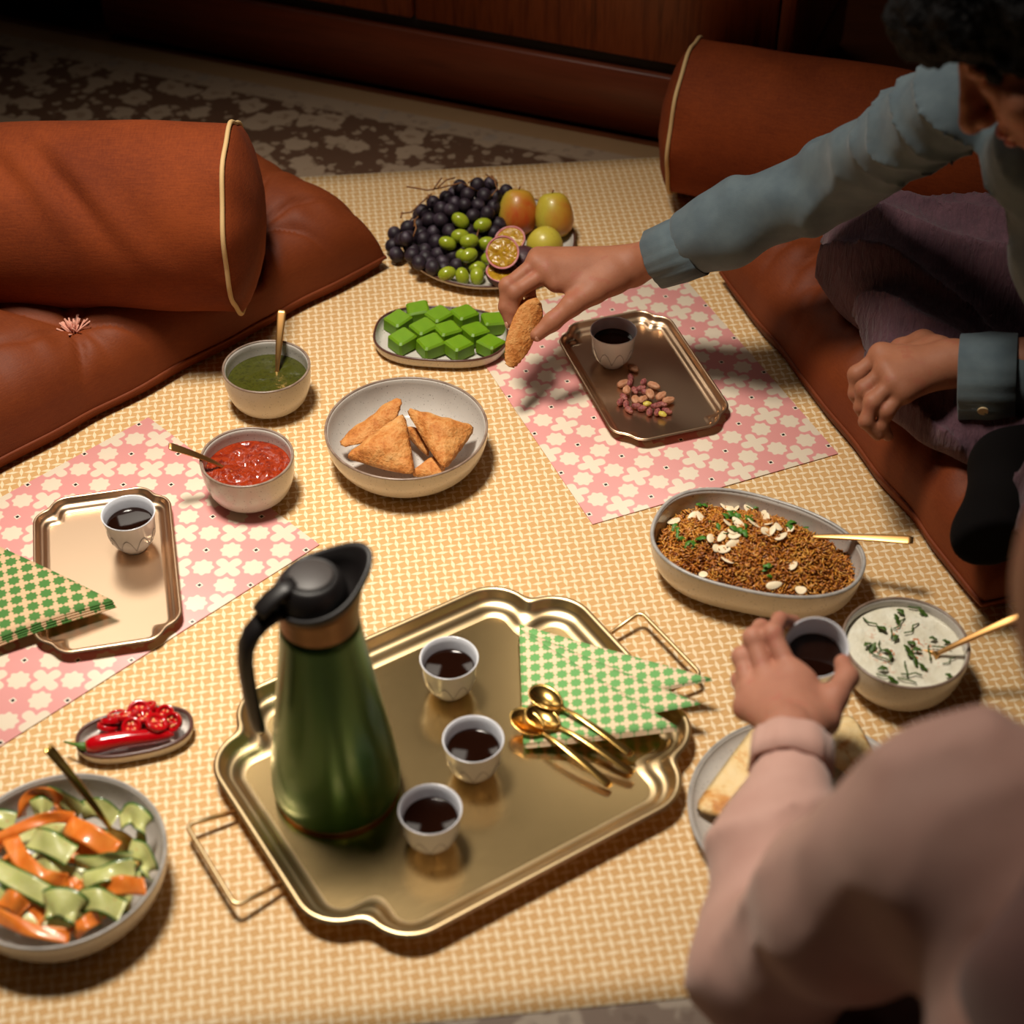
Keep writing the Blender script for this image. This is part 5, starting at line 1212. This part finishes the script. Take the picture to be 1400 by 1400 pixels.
obj('button', xf(lathe([(.001, 0), (.0060, 0), (.0063, .0010), (.0060, .0020), (.0048, .0016), (.001, .0015)], 20), Matrix.Identity(4)), simple('button_horn', S(206, 180, 138), .4), man,
    Matrix.Translation(mi @ V(q_)) @ Vector(unit(q_ - (cuff2 + ax2 * .028))).to_track_quat('Z', 'Y').to_matrix().to_4x4())
# loose plum trousers
def trou(P):
    d = chain(P, [PV, (PV + K1) / 2 + [0, .01, .01], K1, A1], (.135, .105, .082, .050), .03)
    d = smin(d, chain(P, [PV + [0, -.10, -.02], K2, A2 + [.05, .0, .0]], (.13, .085, .062), .03), .05)
    d = smin(d, ell(P, (.66, 1.66, .13), (.22, .17, .065)), .04)
    return smax(d, .105 - P[2], .008)
def trou_disp(P):
    n1 = vnoise(*P, .10, 4); s_ = P[0] * .72 + P[1] * .69
    r_ = 1 - np.abs(np.sin(s_ * 66 + 1.1 * n1)); return (-.016 * r_ ** 2 + .006) * np.clip((P[2] - .11) / .04, 0, 1) + .006 * n1 + .003 * vnoise(*P, .03, 6)
put('trousers', relax(nets(trou, np.array([.30, 1.12, .09]), np.array([1.0, 1.98, .34]), .0055, trou_disp)), m_plum, man, mi)
ft = lambda P: smin(chain(P, [A2 + [.07, .01, .04], A2 + [0, 0, .022], G(1372, 690, .142), G(1352, 742, .124)], (.044, .042, .038, .030), .02), ell(P, G(1350, 735, .126), (.04, .045, .03)), .02)
put('sock', nets(ft, np.array([.42, 1.36, .05]), np.array([.72, 1.72, .26]), .005), m_sock, man, mi)
for p, a, n_ in ((f1[0][3], f1[0][3] - f1[0][2], CR * -.7 - CF * .6), (f1[1][3], f1[1][3] - f1[1][2], CR * -.8 - CF * .4), (t1[3], t1[3] - t1[2], -CF * .7 + CR * .4 - CU * .3)):
    n_ = unit(n_ - unit(a) * (n_ @ unit(a))); nail(man, mi @ V(p + n_ * .0068 + unit(a) * .001), n_, a)
# the samosa in the hand
cT, cB = G(736, 409, .143), G(693, 510, .076); cC = (cT + cB) / 2 + np.array([.014, .058, .022])
cc = (cT + cB + cC) / 3; o = obj('samosa', samosa(cT - cc, cB - cc, cC - cc, .0195, 9, 30, .3), m_pastry, mw=TR(cc)); tag(o, 'crisp golden samosa held between finger and thumb', 'samosa', 'samosas')

# ---------- the person in the pink blouse
wo = empty('person', TR((.46, .62, 0))); tag(wo, 'person in a pink blouse and mauve scarf holding up a coffee cup', 'person'); wi = wo.matrix_basis.inverted()
m_pink = simple('pink_blouse', S(206, 160, 146), .8, c2=S(214, 170, 156), nscale=20, sheen=.2); m_mauve = simple('mauve_scarf', S(150, 112, 104), .85, c2=S(136, 98, 94), nscale=10, sheen=.2)
Ww, Ew, Sw = GD(1080, 1000, 1.555), G(1048, 1330, .19), G(1300, 1135, .49)
fw = [[GD(1080, 920, 1.612), GD(1056, 866, 1.628), GD(1066, 848, 1.668), GD(1086, 850, 1.695)],
      [GD(1048, 928, 1.615), GD(1030, 872, 1.632), GD(1040, 858, 1.676), GD(1064, 862, 1.704)],
      [GD(1026, 946, 1.615), GD(1014, 898, 1.636), GD(1026, 884, 1.678), GD(1054, 888, 1.704)],
      [GD(1020, 968, 1.610), GD(1012, 930, 1.634), GD(1026, 914, 1.668), GD(1050, 912, 1.690)]]
tw = [GD(1126, 985, 1.575), GD(1142, 952, 1.590), GD(1158, 926, 1.612), GD(1152, 906, 1.630)]
hw_ = hand_sdf(Ww, Ww + unit(Ew - Ww) * .09, fw, tw, (.0235, .028), .012, .0155, (.0145, .0122, .0108, .0084), .90)
HW = GD(1566, 795, 1.0); NW = HW + [.03, -.13, -.17]; SR = Sw + [.36, -.05, .0]; PW = np.array([.40, .47, .14])
hdw = lambda P: smin(smin(ell(P, HW, (.075, .090, .105)), chain(P, [HW + [-.02, .07, .0], HW + [-.02, .10, -.025]], (.010, .012), .004), .012), cone(P, HW + [.0, -.02, -.06], NW, .05, .06), .03)
tow = lambda P, g=0.: smin(cone(P, NW + [-.02, -.04, -.10], PW, .115 + g, .155 + g), cone(P, Sw + [.03, 0, -.01], SR, .062 + g, .062 + g), .07)
bw = lambda P: smax(smin(tow(P, -.014), chain(P, [Sw, Ew, Ww], (.042, .036, .028)), .03), .012 - P[2], .004)
put('body', join(*[(list(v), [tuple(q) for q in f]) for v, f in (nets(hw_[0], hw_[1], hw_[2], .0018), nets(hdw, HW - .17, HW + .15, .006), nets(bw, np.minimum.reduce([Sw, Ew, Ww, PW, SR]) - .15, np.maximum.reduce([Sw, Ew, Ww, PW, SR, NW]) + .15, .011))]), m_skin2, wo, wi)
axw = unit(Ew - Ww); cfw = GD(1084, 1012, 1.545)
def blouse(P):
    M1 = Ww * .45 + Ew * .55
    d1 = chain(P, [cfw + axw * .05, M1, Ew, (Ew + Sw) / 2, Sw], (.042, .057, .058, .064, .072), .03)
    al = sum((P[i] - cfw[i]) * axw[i] for i in range(3))
    d1 = smax(d1, -(al - .026), .006)
    return smax(smin(d1, tow(P, .012), .05), .004 - P[2], .004)
def blouse_disp(P):
    al = sum((P[i] - cfw[i]) * axw[i] for i in range(3)); sd = sum((P[i] - cfw[i]) * unit((.9, .2, -.3))[i] for i in range(3)); n1 = vnoise(*P, .07, 14)
    r1 = 1 - np.abs(np.sin(al * 42 + sd * 24 + 2.0 * n1)); ga = .003 * np.sin(np.arctan2(P[2] - cfw[2], P[0] - cfw[0]) * 16) * np.exp(-(al - .03) / .02)
    return -.013 * r1 ** 2 * np.exp(-np.abs(al - .16) / .12) + .005 * n1 + ga + .005 * vnoise(*P, .11, 15) + .003
put('blouse', relax(nets(blouse, np.minimum.reduce([Sw, Ew, Ww, PW, SR]) - .15, np.maximum.reduce([Sw, Ew, Ww, PW, SR]) + .15, .0068, blouse_disp)), m_pink, wo, wi)
cuff(wo, 'cuff', wi @ V(cfw), axw, .0335, .034, m_pink, .003, 1.04, .95)
def scarf(P):
    d = ell(P, HW + [.008, -.012, .005], (.082, .100, .116)); d = smax(d, (P[1] - (HW[1] + .035)), .02)
    sh = smin(cone(P, Sw + [.10, .0, .0], SR, .078, .085), cone(P, NW + [0, -.05, -.04], PW + [.03, -.06, .12], .135, .165), .06)
    d = smin(d, smin(sh, cone(P, HW + [.02, -.06, -.05], NW + [.02, -.04, -.02], .080, .09), .05), .05)
    return smax(d, .01 - P[2], .004)
def scarf_disp(P):
    n1 = vnoise(*P, .12, 24); return .008 * np.sin((P[0] * 40 + P[2] * 20) + 4 * n1) + .006 * n1
put('headscarf', relax(nets(scarf, np.minimum.reduce([Sw, PW, HW]) - .2, np.maximum.reduce([SR, HW]) + .16, .008, scarf_disp)), m_mauve, wo, wi)
m_skirt = simple('dark_plum_skirt', S(74, 48, 46), .9, c2=S(86, 58, 54), nscale=12)
sk = lambda P: smax(chain(P, [PW + [0, -.02, -.02], np.array([.34, .75, .10]), np.array([.66, .84, .09])], (.15, .110, .085), .06), .003 - P[2], .004)
_clip = lambda vf: (np.column_stack([vf[0][:, :2], np.maximum(vf[0][:, 2], .0002)]), vf[1])
put('skirt', _clip(nets(sk, np.array([.12, .25, -.02]), np.array([.78, .98, .32]), .009, lambda P: .008 * np.sin(P[0] * 60 + P[1] * 35 + 3 * vnoise(*P, .1, 41)))), m_skirt, wo, wi)
# the cup in the hand, tipped towards its drinker
cd_ = unit(np.array([-.10, -.40, .92])); ctop = GD(1116, 885, 1.668)
c = copy_tree(cup0, None); c.matrix_basis = Matrix.Translation(V(ctop - cd_ * .0546)) @ Vector(cd_).to_track_quat('Z', 'Y').to_matrix().to_4x4(); tag(c, 'white cup of black coffee held up in a hand', 'cup', 'white coffee cups')
import bmesh
bmf = bmesh.new(); fv, ff = lathe([(.001, .0062), (.010, .0066), (.0178, .0090), (.0232, .0158), (.0262, .026), (.0272, .038), (.0287, .048), (.0300, .0535)], 48)
bmv = [bmf.verts.new(p) for p in fv]; [bmf.faces.new([bmv[i] for i in q]) for q in ff]
up_l = c.matrix_basis.to_3x3().inverted() @ Vector((0, 0, 1)); rs = bmesh.ops.bisect_plane(bmf, geom=bmf.verts[:] + bmf.edges[:] + bmf.faces[:], plane_co=(0, 0, .036), plane_no=up_l, clear_outer=True)
bmesh.ops.contextual_create(bmf, geom=[e for e in rs['geom_cut'] if isinstance(e, bmesh.types.BMEdge)])
lm = bpy.data.meshes.new('coffee'); bmf.to_mesh(lm); bmf.free(); lm.materials.append(m_coffee)
k = obj('coffee', lm, None, mw=c.matrix_basis.copy()); tag(k, 'black coffee in the cup held up in a hand', 'coffee', 'coffee in cups')
